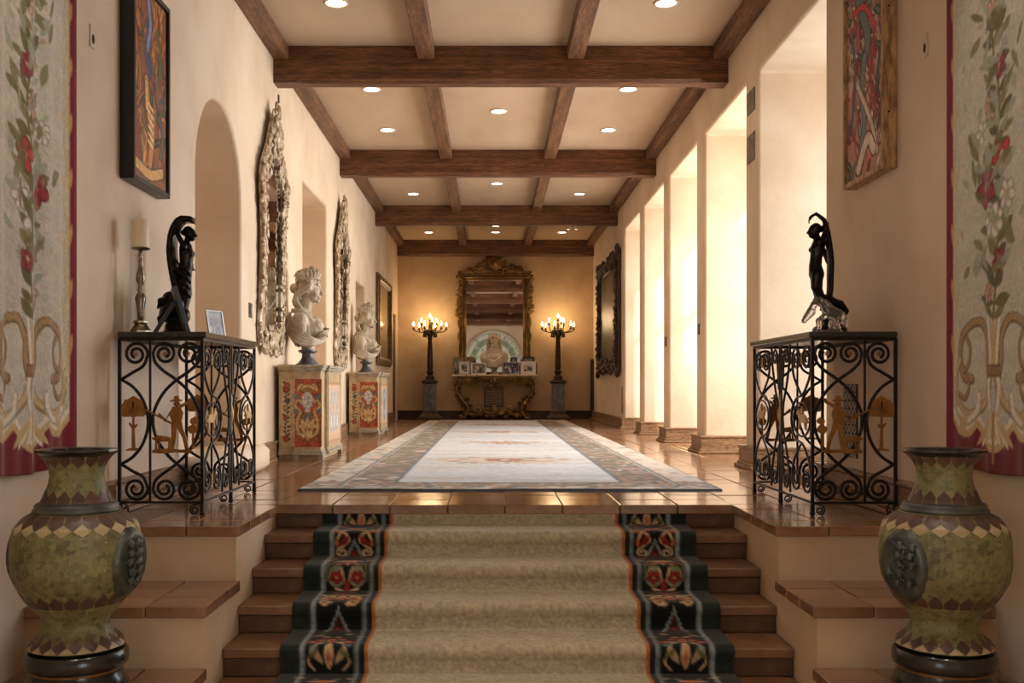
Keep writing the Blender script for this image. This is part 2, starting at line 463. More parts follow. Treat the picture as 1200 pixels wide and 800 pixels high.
# ceiling with beams and joists
ce = MB().box(XL-.6, XO, YF-.3, YB+.3, ZC, ZC+.25).build('ceiling', CEILP); tag(ce, 'pale plaster ceiling between dark timber beams', kind='structure')
ZBM = 3.675; ZJ = 3.90
BEAMS = [9.945+4.35*k for k in range(-4, 4)]
def beam_mesh():
    m = MB(); L = XR-XL+.02; t = .2; h = ZC-ZBM; ch = .035; e = .22
    def sec(x, c): return [(x, 0, h), (x, t, h), (x, t, c), (x, t-c, 0), (x, c, 0), (x, 0, c)]
    xs = [(0, .001), (e, .001), (e+.06, ch), (L-e-.06, ch), (L-e, .001), (L, .001)]
    v = []; f = []
    for x, c in xs: v += sec(x, c)
    for i in range(len(xs)-1):
        for j in range(6):
            k = (j+1) % 6; f.append((i*6+j, i*6+k, (i+1)*6+k, (i+1)*6+j))
    f.append((5,4,3,2,1,0)); f.append(tuple(range(30, 36)))
    m.add(v, f); return m.mesh('beam', BEAMW)
bme = beam_mesh()
for k, y in enumerate(BEAMS):
    inst(bme, 'beam', ce, (XL-.01, y, ZBM), label='dark hewn cross beam')
jme = {}
for k in range(len(BEAMS)-1):
    y0 = BEAMS[k]+.2; y1 = BEAMS[k+1]
    for x, wd in ((XL+.075, .15), (-.635, .165), (.815, .165), (XR-.075, .15)):
        key = (wd,)
        if key not in jme: jme[key] = MB().box(-wd/2, wd/2, 0, 4.15, ZJ, ZC, .008).mesh('joist', JOISTW)
        inst(jme[key], 'joist', ce, (x, y0, 0))

# floor slab, tiers and stairs
fl = MB().box(XL-.62, XO, 6.24, YB, ZL, -.006).build('floor', GROUT); tag(fl, 'glossy terracotta tile floor of the hall', kind='structure')
lf = MB().box(XL-.62, XO, YF, 6.24, ZL-.1, ZL).build('floor_lower', TIERP); tag(lf, 'floor of the lower room', kind='structure')
SX0, SX1 = -1.316, 1.48
YE = 6.234
RUG = (-1.345, 1.60, 7.03, 22.1)
def tile_mesh(w_, d_, t=.03, mt=None):
    g = .003 if mt is None else .0015
    return MB().box(g, w_-g, g, d_-g, -t, 0, .0035 if mt is None else .004).mesh('tile', mt or TILE)
_tm = {}
def tile(parent, x, y, w_, d_, z=0.0, t=.03, mt=None, name='tile', wob=.0016):
    key = (round(w_, 3), round(d_, 3), t, mt.name if mt else '')
    if key not in _tm: _tm[key] = tile_mesh(w_, d_, t, mt)
    o = inst(_tm[key], name, parent, (x, y, z+random.uniform(-wob, wob)), (random.uniform(-wob, wob)*2, random.uniform(-wob, wob)*2, 0))
    return o
PX, PY = .3495, .285
cells = []
def addcells(x0, x1, y0, y1, ax):
    k0 = math.floor((x0-ax)/PX+1e-4)
    x = ax+k0*PX
    while x < x1-.02:
        a = max(x, x0); b = min(x+PX, x1)
        y = y0
        while y < y1-.02:
            d = min(PY, y1-y)
            if b-a > .05 and not (a > RUG[0]+.06 and b < RUG[1]-.06 and y > RUG[2]+.06 and y+d < RUG[3]-.06):
                cells.append((a, b-a, y, d))
            y += PY
        x += PX
addcells(XL+.02, XR-.02, YE+.265, YB, SX0)
for a, b in BAYS: addcells(XR-.02, XO-.06, a, b, SX0)
addcells(XL-.6, XL+.02, 7.35, 8.68, SX0); addcells(XL-.6, XL+.02, 11.5, 13.2, SX0)
cells.sort(key=lambda c: c[2]+abs(c[0])*.1)
far = MB()
for i, (x, w_, y, d) in enumerate(cells):
    if i < 215: tile(fl, x, y, w_, d)
    else: far.box(x+.006, x+w_-.006, y+.006, y+d-.006, -.03, random.uniform(-.0015, .0015), .006)
o = far.build('far_tiles', TILE, fl); tag(o, kind='stuff')
# first row with the overhanging nosing
for k in range(8): tile(fl, SX0+k*PX, YE-.02, PX, .285, t=.055, name='nosing_tile')
# side landings and the tiers stepping down beside the stairs
TZ = [0, -.281, -.562, -.843]; TY = [5.25, 4.63, 4.02, 3.40]
for side in (-1, 1):
    xa, xb = (XL, SX0) if side < 0 else (SX1, XR)
    ti = MB()
    for q, (z, y) in enumerate(zip(TZ, TY)): ti.box(xa-.01 if side < 0 else xa, xb if side < 0 else xb+.01, y+.025, (6.24 if q == 0 else TY[q-1]+.025), ZL, z-.05)
    o = ti.build('tier_left' if side < 0 else 'tier_right', TIERP); tag(o, 'stepped plaster tiers with tile tops beside the stairs', kind='structure'); 
    ow = .025
    for n, (z, y) in enumerate(zip(TZ, TY)):
        yb = YE+.265 if n == 0 else TY[n-1]+.025
        px = .277; nrow = max(1, round((yb-y)/.25)); dp = (yb-y)/nrow
        e = xb+ow if side < 0 else xa-ow
        for r in range(nrow):
            x = 0; lim = abs((xa if side < 0 else xb)-e)
            while x < lim-.02:
                w_ = min(px, lim-x)
                tile(o, (e-x-w_) if side < 0 else e+x, y+r*dp, w_, dp, z, .052, name='tile')
                x += px
# stairs
st = MB()
for k in range(1, 7): st.box(SX0, SX1, YE-.31*k+.03, 6.235 if k == 1 else YE-.31*(k-1)+.03, ZL, -.1403*k-.045)
sc_ = st.build('staircase', RISER); tag(sc_, 'broad flight of terracotta steps between plaster tiers', kind='structure')
for k in range(1, 7):
    for j in range(8):
        tile(sc_, SX0+j*PX, YE-.31*k, PX, .345, -.1403*k, .047, STEPT, 'tread_tile', .001)
for k in range(0, 7):
    for j in range(8):
        MB_ = _tm.get('ris') or MB().box(.004, PX-.004, 0, .02, 0, .088, .004).mesh('riser_tile', RISER); _tm['ris'] = MB_
        inst(MB_, 'riser_tile', sc_, (SX0+j*PX, YE-.31*k+(.012 if k else -.004), -.1403*(k+1)+.002))

# baseboards and pier plinths
def plinth(m, x0, x1, y0, y1, faces='xyXY'):
    """stepped moulding round a footprint, 0.195 high"""
    for z0, z1, p in ((0, .03, .085), (.03, .055, .065), (.055, .17, .05), (.17, .195, .06)):
        m.box(x0-p if 'x' in faces else x0, x1+p if 'X' in faces else x1, y0-p if 'y' in faces else y0, y1+p if 'Y' in faces else y1, z0, z1, .006)
piers = [(BAYS[i][1], BAYS[i+1][0]) for i in range(4)]
n = 1
for a, b in piers:
    m = MB(); plinth(m, XR+.0, XO-.08, a, b, 'xyY')
    o = m.build('baseboard_pier_%d' % n, BASEW); tag(o, 'stained wood plinth wrapped round a wall pier', kind='structure'); n += 1
m = MB(); plinth(m, XR, XO-.08, BAYS[4][1], YB, 'xy'); o = m.build('baseboard_right_end', BASEW); tag(o, 'stained wood baseboard along the far right wall', kind='structure')
m = MB(); plinth(m, XR, XO-.08, 5.25, BAYS[0][0], 'xY'); o = m.build('baseboard_right', BASEW); tag(o, 'stained wood baseboard behind the right iron console', kind='structure')
for k, (a, b) in enumerate(((5.25, 7.12), (8.9, 11.47), (13.23, 15.97), (17.23, 22.0))):
    m = MB()
    for z0, z1, p in ((0, .03, .045), (.03, .17, .03), (.17, .195, .038)): m.box(XL-.01, XL+p, a, b, z0, z1, .005)
    o = m.build('baseboard_left_%d' % (k+1), BASEW); tag(o, 'stained wood baseboard along the left wall', kind='structure')
m = MB()
for z0, z1, p in ((0, .03, .05), (.03, .17, .035), (.17, .195, .045)): m.box(XL, XR, YB-p, YB, z0, z1, .005)
o = m.build('baseboard_back', DARKW); tag(o, 'dark wood baseboard along the end wall', kind='structure')
# plaster ledge in front of the arched niche
m = MB().box(XL-.3, XL+.19, 6.98, 8.95, 0, .225, .05); o = m.build('ledge', PLASTER, smooth=True); tag(o, 'low rounded plaster ledge under the arched niche', kind='structure')
# doors
DOORW = wood('door_wood', (62,40,25), (90,60,38), (112,78,52), (8, 8, .6), .5)
d1 = MB().box(XL-.1, XL-.04, 22.04, 22.93, 0, 2.31).build('door_1', DOORW); tag(d1, 'brown wooden door in the far left corner', kind='structure')
for z0, z1 in ((.15, 1.0), (1.12, 2.18)): MB().box(XL-.04, XL-.025, 22.16, 22.8, z0, z1, .01).build('door_panel', DOORW, d1)
MB().box(XR-.07, XR+.01, YB-.16, YB-.02, 0, 1.35, .01).build('shadow_strip_1', DARKW); tag(bpy.data.objects['shadow_strip_1'], 'dark strip in place of the shadow gap in the far right corner', kind='structure')  # dark strip modelled where the corner has a shadow gap
# lower room: painted lunette opposite the end mirror

# ------------------------------------------------------------------ stair runner
RUGM = paint_mat('carpet_pile', .95, bmp=.12, bscale=320, sheen=.15, spec=.1)
def runner():
    path = [(YE-.004, -.050)]
    N = 6
    path += [(YE-.002, -.09), (YE-.003, -.1403+.022)]
    for k in range(1, N+1):
        z = -.1403*k; yn = YE-.31*k; yp = YE-.31*(k-1)
        path += [(yp-.010, z+.014)]
        path += [(yp-.31*t, z+.012) for t in (.15, .35, .55, .75, .9)]
        path += [(yn+.006, z+.012), (yn-.010, z+.004), (yn-.016, z-.012), (yn-.012, z-.034), (yn-.002, z-.05)]
        path += [(yn+.0, z-.09), (yn-.002, z-.1403+.024)]
    P = np.array(path); L = np.r_[0, np.cumsum(np.hypot(*np.diff(P, axis=0).T))]
    w, h = 2.21, L[-1]
    cv = Canvas(w, h, 240, int(h/.0085), (178,168,142))
    # olive-beige field, lightly worn
    cv.mottle(.04, (30, 20), 3); cv.mottle(.05, (200, 160), 4)
    bw = .43
    cv.rect(0, bw, 0, h, (176,112,62)); cv.rect(0, bw-.018, 0, h, (36,38,34)); cv.rect(.355, .385, 0, h, (108,120,122))
    cv.rect(.0, .36, 0, h, (24,25,23)); cv.rect(0, .095, 0, h, (38,46,43)); cv.rect(.095, .122, 0, h, (132,144,146))
    c0 = .238
    CRE, RED, ORA, BLU, GRN, DRK = (190,160,122), (140,46,40), (188,112,70), (112,126,128), (98,104,66), (70,40,30)
    def lily(v, s=1):
        for q in (-1, 1):
            cv.stroke([tuple(p) for p in crv([(c0, v-.10*s), (c0+q*.06, v-.06*s), (c0+q*.10, v+.03*s), (c0+q*.07, v+.08*s)], 6)], .010, CRE)
            cv.leaf(c0+q*.03, v+.05*s, .10, .035, -PI/2+q*.5, CRE); cv.leaf(c0+q*.05, v-.10*s, .09, .03, q*.3+(0 if q > 0 else PI), RED)
            cv.leaf(c0+q*.05, v-.03*s, .07, .025, (0.7 if q > 0 else PI-.7), GRN); cv.ell(c0+q*.085, v-.085*s, .014, .014, ORA)
        cv.leaf(c0, v+.08*s, .16*s, .05, -PI/2, CRE); cv.leaf(c0, v+.06*s, .09*s, .02, -PI/2, ORA); cv.ell(c0, v-.1, .02, .02, RED)
    def roundels(v):
        for q in (-1, 1):
            x = c0+q*.056
            cv.ell(x, v, .047, .058, (150,150,118)); cv.ell(x, v, .038, .048, (120,124,98)); cv.flower(x, v, .040, (160,54,50), (206,150,96), 5, .3)
            cv.stroke([tuple(p) for p in crv([(c0, v-.12), (c0+q*.05, v-.11), (c0+q*.10, v-.07), (c0+q*.108, v+.02)], 6)], .010, GRN)
            cv.leaf(c0+q*.02, v-.11, .08, .03, (.2 if q > 0 else PI-.2), RED); cv.leaf(c0+q*.01, v+.1, .07, .03, -PI/2+q*1.0, CRE)
            cv.stroke([tuple(p) for p in crv([(c0, v+.1), (c0+q*.012, v+.02), (c0+q*.03, v-.05)], 5)], .009, CRE)
        cv.leaf(c0, v+.12, .12, .035, -PI/2, RED); cv.leaf(c0, v-.06, .07, .03, -PI/2, ORA)
    def tri(v0, v1):
        cv.poly([(c0, v0), (c0-.075, v1), (c0+.075, v1)], BLU); cv.poly([(c0, v0+.035), (c0-.052, v1), (c0+.052, v1)], DRK)
        cv.poly([(c0, v0+.09), (c0-.025, v1), (c0+.025, v1)], (46,30,24)); cv.ell(c0, (v0*.3+v1*.7), .014, .02, RED)
    def scrolls(v):
        for q in (-1, 1):
            cv.scroll((c0+q*.070, v+.05), -PI/2, .034, .010, 1.25, q, .011, CRE)
            cv.stroke([tuple(p) for p in crv([(c0+q*.070, v+.016), (c0+q*.03, v-.03), (c0+q*.07, v-.07), (c0+q*.1, v-.03)], 6)], .013, CRE)
            cv.leaf(c0+q*.03, v-.05, .08, .035, (PI/4 if q > 0 else 3*PI/4), RED); cv.leaf(c0+q*.10, v-.04, .06, .025, PI/2, ORA); cv.leaf(c0+q*.02, v-.10, .09, .03, (.1 if q > 0 else PI-.1), CRE)
            cv.leaf(c0+q*.06, v-.09, .06, .02, (-.5 if q > 0 else PI+.5), GRN)
    v = -.45
    while v < h+.3:
        lily(v+.50); scrolls(v+.90); tri(v+.86, v+1.02); cv.ell(c0, v+.74, .05, .02, ORA); roundels(v+1.34); cv.leaf(c0-.08, v+1.16, .16, .04, 0, CRE)
        lily(v+1.60, .6); tri(v+1.74, v+1.93); scrolls(v+1.66)
        v += 1.72
    R = np.random.RandomState(6)
    for k in range(7):
        for j in range(9):
            y = .16+.45*k+j*.027; x = R.uniform(0, .10)
            for q in (-1, 1): cv.leaf(c0+q*x, y, R.uniform(.04, .08), .022, (R.uniform(-.6, .6) if q > 0 else PI-R.uniform(-.6, .6)), [CRE, RED, ORA, GRN, CRE, BLU][(j+k) % 6], .9)
        cv.ell(c0, .30+.45*k, .022, .03, ORA); cv.ell(c0, .30+.45*k, .012, .016, RED)
    cv.mirror_x()
    cv.mottle(.25, (int(h*90), 200), 9)
    def fn(u, vv):
        y = np.interp(vv, L, P[:, 0]); z = np.interp(vv, L, P[:, 1]); return SX0+.287+u, y, z
    me = cv.mesh('stair_runner', fn, RUGM)
    o = inst(me, 'stair_runner', None); m = o.modifiers.new('t', 'SOLIDIFY'); m.thickness = .010; m.offset = -1
    tag(o, 'olive-beige stair runner with dark floral borders laid down the steps', 'carpet runner')
runner()

# ------------------------------------------------------------------ long hall rug
def rug():
    x0, x1, y0, y1 = RUG; w = x1-x0; h = y1-y0
    cv = Canvas(w, h, 240, 620, (204,204,200))
    R = np.random.RandomState(5)
    PEACH, OLV, BLUG, CREAM, BRN = (184,146,114), (110,96,74), (128,140,148), (216,206,190), (136,104,78)
    cv.rect(0, w, 0, h, (198,186,170))                                   # outer pale band
    for k in range(700):
        s_ = R.rand()
        side = R.randint(4); t = R.rand()
        if side < 2: x, y = (R.uniform(.03, .24) if side == 0 else w-R.uniform(.03, .24)), t*h
        else: x, y = t*w, (R.uniform(.03, .22) if side == 2 else h-R.uniform(.03, .22))
        cv.ell(x, y, R.uniform(.02, .05), R.uniform(.03, .09), [PEACH, BLUG, CREAM, OLV][R.randint(4)], R.rand()*3, .8)
    b = .26
    cv.rect(b, w-b, b, h-b, OLV)
    for k in range(2200):                                                 # floral wide border
        side = R.randint(4); t = R.rand(); q = b+R.uniform(.03, .37)
        if side < 2: x, y = (q if side == 0 else w-q), t*h
        else: x, y = t*w, (b+R.uniform(.02, .28) if side == 2 else h-b-R.uniform(.02, .28))
        c_ = [PEACH, PEACH, BLUG, (150,140,110), CREAM, BRN, (96,92,78), (170,120,96)][R.randint(8)]
        if R.rand() < .12: cv.flower(x, y, R.uniform(.05, .09), c_, CREAM, 6)
        else: cv.leaf(x, y, R.uniform(.08, .2), R.uniform(.03, .06), R.rand()*6.3, c_, .9)
    for d, c_ in ((b, (92,100,104)), (b+.022, (170,160,140))):
        for x in (d, w-d): cv.rect(x-.012, x+.012, d, h-d, c_)
        for y in (d, h-d): cv.rect(d, w-d, y-.015, y+.015, c_)
    f = .655; fy = .52
    cv.rect(f-.03, w-f+.03, fy-.04, h-fy+.04, (84,92,98)); cv.rect(f, w-f, fy, h-fy, (196,202,208))  # bluish-white field colour includes the sheen of reflected light
    # field: pale abrash stripes, pinkish corners, medallions
    n = vnoise(cv.nx, cv.ny, (70, 3), 8)[..., None]
    fm = ((cv.X > f) & (cv.X < w-f) & (cv.Y > fy) & (cv.Y < h-fy))[..., None]
    cv.a = np.where(fm, cv.a*(1-.75*(n-.45).clip(0, 1)*np.array([.1, .22, .34])), cv.a)
    cx = w/2
    for my, s_ in ((2.85, 1.0), (6.0, .7), (9.1, 1.0), (12.2, .8)):
        cv.ell(cx, my, .62*s_, .42*s_, (196,168,142), 0, .55)
        for k in range(60):
            a = R.rand()*6.28; r = math.sqrt(R.rand())
            cv.leaf(cx+.6*s_*r*math.cos(a), my+.4*s_*r*math.sin(a), .16, .06, a, [PEACH, BRN, CREAM, (172,140,110), OLV][R.randint(5)], .85)
        cv.flower(cx, my, .18*s_, (178,122,92), CREAM, 8)
        for q in (-1, 1): cv.leaf(cx+q*.5*s_, my, .32*s_, .1, 0 if q > 0 else PI, (176,146,118), .8)
    for k in range(80):
        cv.leaf(R.uniform(f+.05, w-f-.05), R.uniform(fy+.05, h-fy-.05), .13, .05, R.rand()*6.3, [PEACH, (188,180,166), BLUG][R.randint(3)], .4)
    cv.mottle(.12, (400, 90), 4)
    e = .02
    m_ = (cv.X < e) | (cv.X > w-e) | (cv.Y < .03) | (cv.Y > h-.03)
    cv.a[m_] = (62,66,72)
    def fn(u, v):
        edge = (u <= 0) | (u >= w) | (v <= 0) | (v >= h)
        z = np.where(edge, -.012, .014)+.0015*np.sin(v*9+u*4)
        return x0+u, y0+v, z
    o = inst(cv.mesh('hall_rug', fn, RUGM), 'hall_rug', None)
    tag(o, 'long pale patterned rug with brown floral border running down the hall', 'rug')
rug()

# ------------------------------------------------------------------ tapestry hangings
TAPM = paint_mat('woven_tapestry', .9, bmp=.35, bscale=170, sheen=.2, spec=.1)
def tapestry_canvas(seed):
    w, h = .95, 3.6
    cv = Canvas(w, h, 136, 460, (188,184,168)); R = np.random.RandomState(seed)
    cx = w/2
    cv.mottle(.07, (60, 6), 2); cv.mottle(.06, (200, 60), 3)
    RED, GOLD, TAN, IVO, OLV, SAGE, ROSE, BLUSH = (116,26,36), (164,134,92), (160,126,84), (222,212,190), (104,98,58), (146,152,132), (146,52,54), (184,140,126)
    GLD2 = (196,166,118)
    # gold tendrils up each edge of the field, painted on the left half then mirrored
    for k in range(12):
        y = .25+k*.3
        cv.stroke([tuple(p) for p in crv([(.075, y), (.10, y+.10), (.085, y+.22), (.065, y+.30)], 6)], .012, GLD2, .8)
        cv.leaf(.09, y+.16, .13, .03, 1.1, GLD2, .7)
    # base: crimson ground under scalloped ivory scrolls
    sc = [(0, .25), (.05, .23), (.10, .18), (.17, .15), (.25, .16), (.31, .20), (.36, .17), (.42, .12), (.475, .10)]
    cu = [tuple(p) for p in crv(sc, 8)]
    cv.poly(cu+[(cx, -.01), (-.01, -.01), (-.01, .25)], RED)
    cv.stroke(cu, .03, GLD2); cv.stroke([(x, y+.03) for x, y in cu], .02, IVO)
    # great C-scrolls flanking a bound stem
    for pts, wd, c_ in (([(cx-.03, .50), (cx-.06, .62), (cx-.06, .74), (cx-.14, .86), (.19, .80), (.15, .66), (.19, .52), (.27, .50)], .035, GOLD),
                        ([(cx-.035, .46), (cx-.09, .36), (.24, .28), (.12, .36), (.10, .52), (.15, .62)], .034, GLD2),
                        ([(.19, .55), (.24, .60), (.25, .70), (.22, .76)], .022, TAN), ([(.14, .40), (.2, .38), (.24, .45), (.22, .52)], .02, TAN),
                        ([(.12, .30), (.22, .24), (.31, .30), (.33, .40)], .03, IVO), ([(cx-.02, .30), (cx-.04, .45), (cx-.02, .60), (cx-.05, .95)], .026, IVO)):
        q = [(p[0], .13+(p[1]-.13)*.72) for p in crv(pts, 8)]
        cv.stroke(q, wd*1.35, tuple(c*.72 for c in c_)); cv.stroke([(x-.003, y+.004) for x, y in q], wd*.8, c_)
    for k in range(5): cv.leaf(cx-.02, .27-.01*k, .13+.015*k, .04, -PI/2-.22*k, IVO if k % 2 else GLD2)
    for k in range(3): cv.leaf(.16+.03*k, .24, .10, .03, -PI/2-.2*k, GLD2)
    for k in range(6): cv.leaf(.08+.012*k, .34+.05*k, .09, .03, 2.0, (206,190,160))
    cv.mirror_x()
    cv.rect(cx-.055, cx+.055, .405, .46, (120,80,56)); cv.rect(cx-.05, cx+.05, .415, .45, GOLD)
    for k in range(7): cv.rect(cx-.05+k*.016, cx-.045+k*.016, .41, .455, (110,74,52))
    for k in range(7): cv.ell(cx, .48+.03*k, .018-.001*k, .018, GLD2)
    cv.stroke([(cx, .05), (cx, .25)], .018, TAN)
    # trailing blossoms and big bouquet
    stem = [tuple(p) for p in crv([(cx, .66), (cx+.03, 1.0), (cx-.02, 1.3), (cx+.05, 1.6), (cx-.01, 1.95), (cx+.05, 2.3), (cx, 2.7), (cx+.02, 3.3)], 10)]
    cv.stroke(stem, .014, OLV)
    for i, (x, y) in enumerate(stem[::2]):
        for q in (-1, 1):
            cv.leaf(x, y, R.uniform(.09, .17), R.uniform(.04, .065), PI/2+q*R.uniform(.6, 1.5), [OLV, (126,118,76), SAGE, (92,88,56)][R.randint(4)])
    for y, dx, r, c_ in ((1.10, .0, .085, (214,210,196)), (1.26, -.07, .10, ROSE), (1.20, .11, .075, (214,206,190)), (1.38, .07, .085, (182,60,62)), (.92, .05, .06, ROSE), (.78, -.05, .05, BLUSH),
                         (1.62, -.02, .07, BLUSH), (1.78, .05, .06, ROSE), (2.05, -.01, .055, (204,168,150)), (2.38, .05, .05, ROSE), (2.75, .0, .05, BLUSH), (1.52, -.12, .06, (208,202,190))):
        cv.flower(cx+dx, y, r*.95, c_, (196,168,116), 5+R.randint(3), R.rand()); cv.ell(cx+dx+.01, y-.01, r*.35, r*.25, tuple(c*.75 for c in c_), R.rand()*3, .7)
    for k in range(90):
        x = cx+R.normal(0, .11); y = R.uniform(.85, 2.6)
        cv.leaf(x, y, R.uniform(.07, .16), R.uniform(.03, .05), R.uniform(.3, 2.8), [OLV, SAGE, (120,116,84), (150,156,138)][R.randint(4)], .85)
    for k in range(40): cv.ell(cx+R.uniform(-.33, .33), R.uniform(.8, 3.3), .012, .022, [SAGE, (184,182,166), TAN][R.randint(3)], R.rand()*3, .6)
    # crimson guard stripe on both edges
    for a, b in ((0, .058), (w-.058, w)): cv.rect(a, b, 0, h, RED)
    cv.rect(.056, .064, .42, h, GLD2); cv.rect(w-.064, w-.056, .42, h, GLD2)
    for k in range(12):
        for x, q in ((.058, 1), (w-.058, -1)): cv.leaf(x, .5+k*.27, .12, .022, PI/2+q*.12, (190,150,100))
    cv.mottle(.16, (450, 120), 7)
    return cv
def tapestry(side, amp, label):
    cv = tapestry_canvas(3 if side < 0 else 11)
    r_ = random.Random(4 if side < 0 else 9)
    ph = [r_.uniform(0, 6) for _ in range(3)]
    X0 = XL if side < 0 else XR
    def fn(u, v):
        f = amp*(np.sin(u*24+ph[0])*.6+np.sin(u*41+ph[1]+v*.25)*.4)*(np.clip(1.2-v*.1, .5, 1.2))
        off = .05+f
        hem = -.035*np.cos((u-.475)*PI/.95*1.0)*np.clip(1-v/.5, 0, 1)
        y = 5.06-u
        return X0-side*off, y, .36+v+hem
    me = cv.mesh('tapestry', fn, TAPM)
    t = thing('tapestry_hanging', label, 'tapestry', (0, 0, 0), 0, None)
    t.location = (X0, 4.58, .33)
    o = inst(me, 'woven_panel', t, (-X0, -4.58, -.33)); m = o.modifiers.new('t', 'SOLIDIFY'); m.thickness = .008
    rd = MB(); rd.tube([(0, -.55, 0), (0, .55, 0)], .014, 8); rd.ell((0, -.56, 0), .026); rd.ell((0, .56, 0), .026); rd.box(-side*-.05, 0, -.4, -.38, -.01, .01); rd.box(-side*-.05, 0, .38, .40, -.01, .01)
    rd.build('hanging_rod', IRON, t, True, loc=(-side*.05, 0, 3.64))
IRON = mat('wrought_iron', [(.3, (20,19,18)), (.6, (38,36,34)), (.8, (56,52,48))], 18, rough=.42, metal=.6, bmp=.25, bscale=60)
tapestry(-1, .013, 'floral tapestry with crimson edge and soft folds beside the black-framed painting')
tapestry(1, .006, 'floral tapestry with crimson edge hanging nearly flat beside the wood-framed painting')

# ------------------------------------------------------------------ the two abstract paintings
CANV = paint_mat('oil_paint', .55, bmp=.4, bscale=60, spec=.4)
def swirl_canvas(w, h, pal, seed, base):
    cv = Canvas(w, h, 110, 190, base); R = np.random.RandomState(seed)
    for k in range(150):
        x, y = R.rand()*w, R.rand()*h; a = PI/2+R.normal(0, .5); l = R.uniform(.08, .38)
        c_ = pal[R.randint(len(pal))]
        p = [(x, y)]
        for j in range(3):
            a += R.normal(0, .45); p.append((p[-1][0]+math.cos(a)*l/3, p[-1][1]+math.sin(a)*l/3))
        q = [tuple(z) for z in crv(p, 5)]
        cv.stroke(q, R.uniform(.02, .06), tuple(c*.45 for c in c_), .8, True)
        cv.stroke(q, R.uniform(.012, .04), c_, .95, True)
        if k % 6 == 0:
            for j in range(4): cv.stroke([(x+.012*j, y), (x+.02+.012*j, y+.12)], .005, tuple(min(255, c*1.3) for c in c_), .8)
    return cv, R
PW, PH = .66, 1.20
def painting(side):
    dep = .085
    if side < 0:
        t = thing('framed_painting', 'orange and blue abstract painting in a deep black box frame', 'painting', (XL, 6.16, 1.905))
        fm = mat('black_frame', [(.4, (12,12,12)), (.7, (22,21,20))], 10, rough=.4)
        cv, R = swirl_canvas(PW-.07, PH-.07, [(178,104,44), (200,132,62), (150,60,40), (120,80,40), (96,92,60), (160,90,50), (210,150,84), (84,84,92)], 21, (146,86,44))
        w_, h_ = cv.w, cv.h
        for pts, c_, wd in (([(.34, 1.12), (.30, .95), (.36, .78), (.30, .66)], (72,84,120), .06), ([(.33, 1.10), (.29, .95), (.34, .80)], (128,140,172), .05),
                            ([(.36, .6), (.33, .45), (.26, .30), (.30, .12)], (208,140,70), .07), ([(.36, .58), (.35, .45)], (226,178,110), .05), ([(.1, .4), (.06, .3), (.09, .2)], (88,96,92), .04),
                            ([(.5, .30), (.53, .2), (.45, .05)], (150,60,48), .05), ([(.08, .1), (.3, .05), (.55, .08)], (214,164,100), .06), ([(.16, .95), (.1, .8), (.14, .65)], (88,100,54), .04)):
            q = [tuple(p) for p in crv(pts, 8)]; cv.stroke(q, wd*1.25, (60,34,26), .9); cv.stroke(q, wd, c_)
        for j in range(6): cv.stroke([(.24, .22+j*.045), (.33, .25+j*.045)], .016, (236,206,160))
    else:
        t = thing('framed_painting', 'red, white and teal abstract painting in a light wood frame', 'painting', (XR, 6.13, 1.955))
        fm = wood('ash_frame', (176,138,92), (194,156,110), (206,170,126), (3, 3, .7), .5, 2)
        cv, R = swirl_canvas(PW-.07, PH-.07, [(158,50,58), (186,92,92), (204,176,160), (120,48,60), (96,110,112), (214,196,180), (150,70,60), (110,118,84)], 33, (176,128,112))
        for pts, c_, wd in (([(.40, 1.08), (.30, .92), (.24, .78), (.32, .66)], (98,122,118), .08), ([(.30, .7), (.34, .5), (.30, .3), (.36, .15)], (112,132,134), .06), ([(.12, .82), (.3, 1.0), (.5, 1.02)], (200,60,66), .035),
                            ([(.1, .3), (.2, .55), (.14, .8)], (170,56,62), .03), ([(.45, .6), (.2, .3), (.1, .1)], (216,196,180), .04), ([(.15, .12), (.25, .2), (.4, .05)], (222,206,188), .07), ([(.5, .9), (.45, .6), (.52, .3)], (88,100,120), .03)):
            q = [tuple(p) for p in crv(pts, 8)]; cv.stroke(q, wd*1.3, (84,34,40), .9); cv.stroke(q, wd, c_)
    cv.mottle(.2, (60, 40), 3)
    d = -side
    me = cv.mesh('canvas', lambda u, v: (np.zeros_like(u)+d*(dep-.018), (u-cv.w/2)*(-d), v+.035), CANV)
    inst(me, 'canvas', t)
    for y0, y1, z0, z1 in ((-PW/2, -PW/2+.03, 0, PH), (PW/2-.03, PW/2, 0, PH), (-PW/2+.03, PW/2-.03, 0, .03), (-PW/2+.03, PW/2-.03, PH-.03, PH)):
        MB().box(0.002*d, dep*d, y0, y1, z0, z1, .003).build('frame_rail', fm, t)
    MB().box(.004*d, (dep-.024)*d, -PW/2+.03, PW/2-.03, .03, PH-.03).build('backing_board', fm, t)
    if side > 0:
        for z in (.32, .92): MB().ell((d*.05, -PW/2-.001, z), (.006, .003, .006)).build('screw', IRON, t)
painting(-1); painting(1)

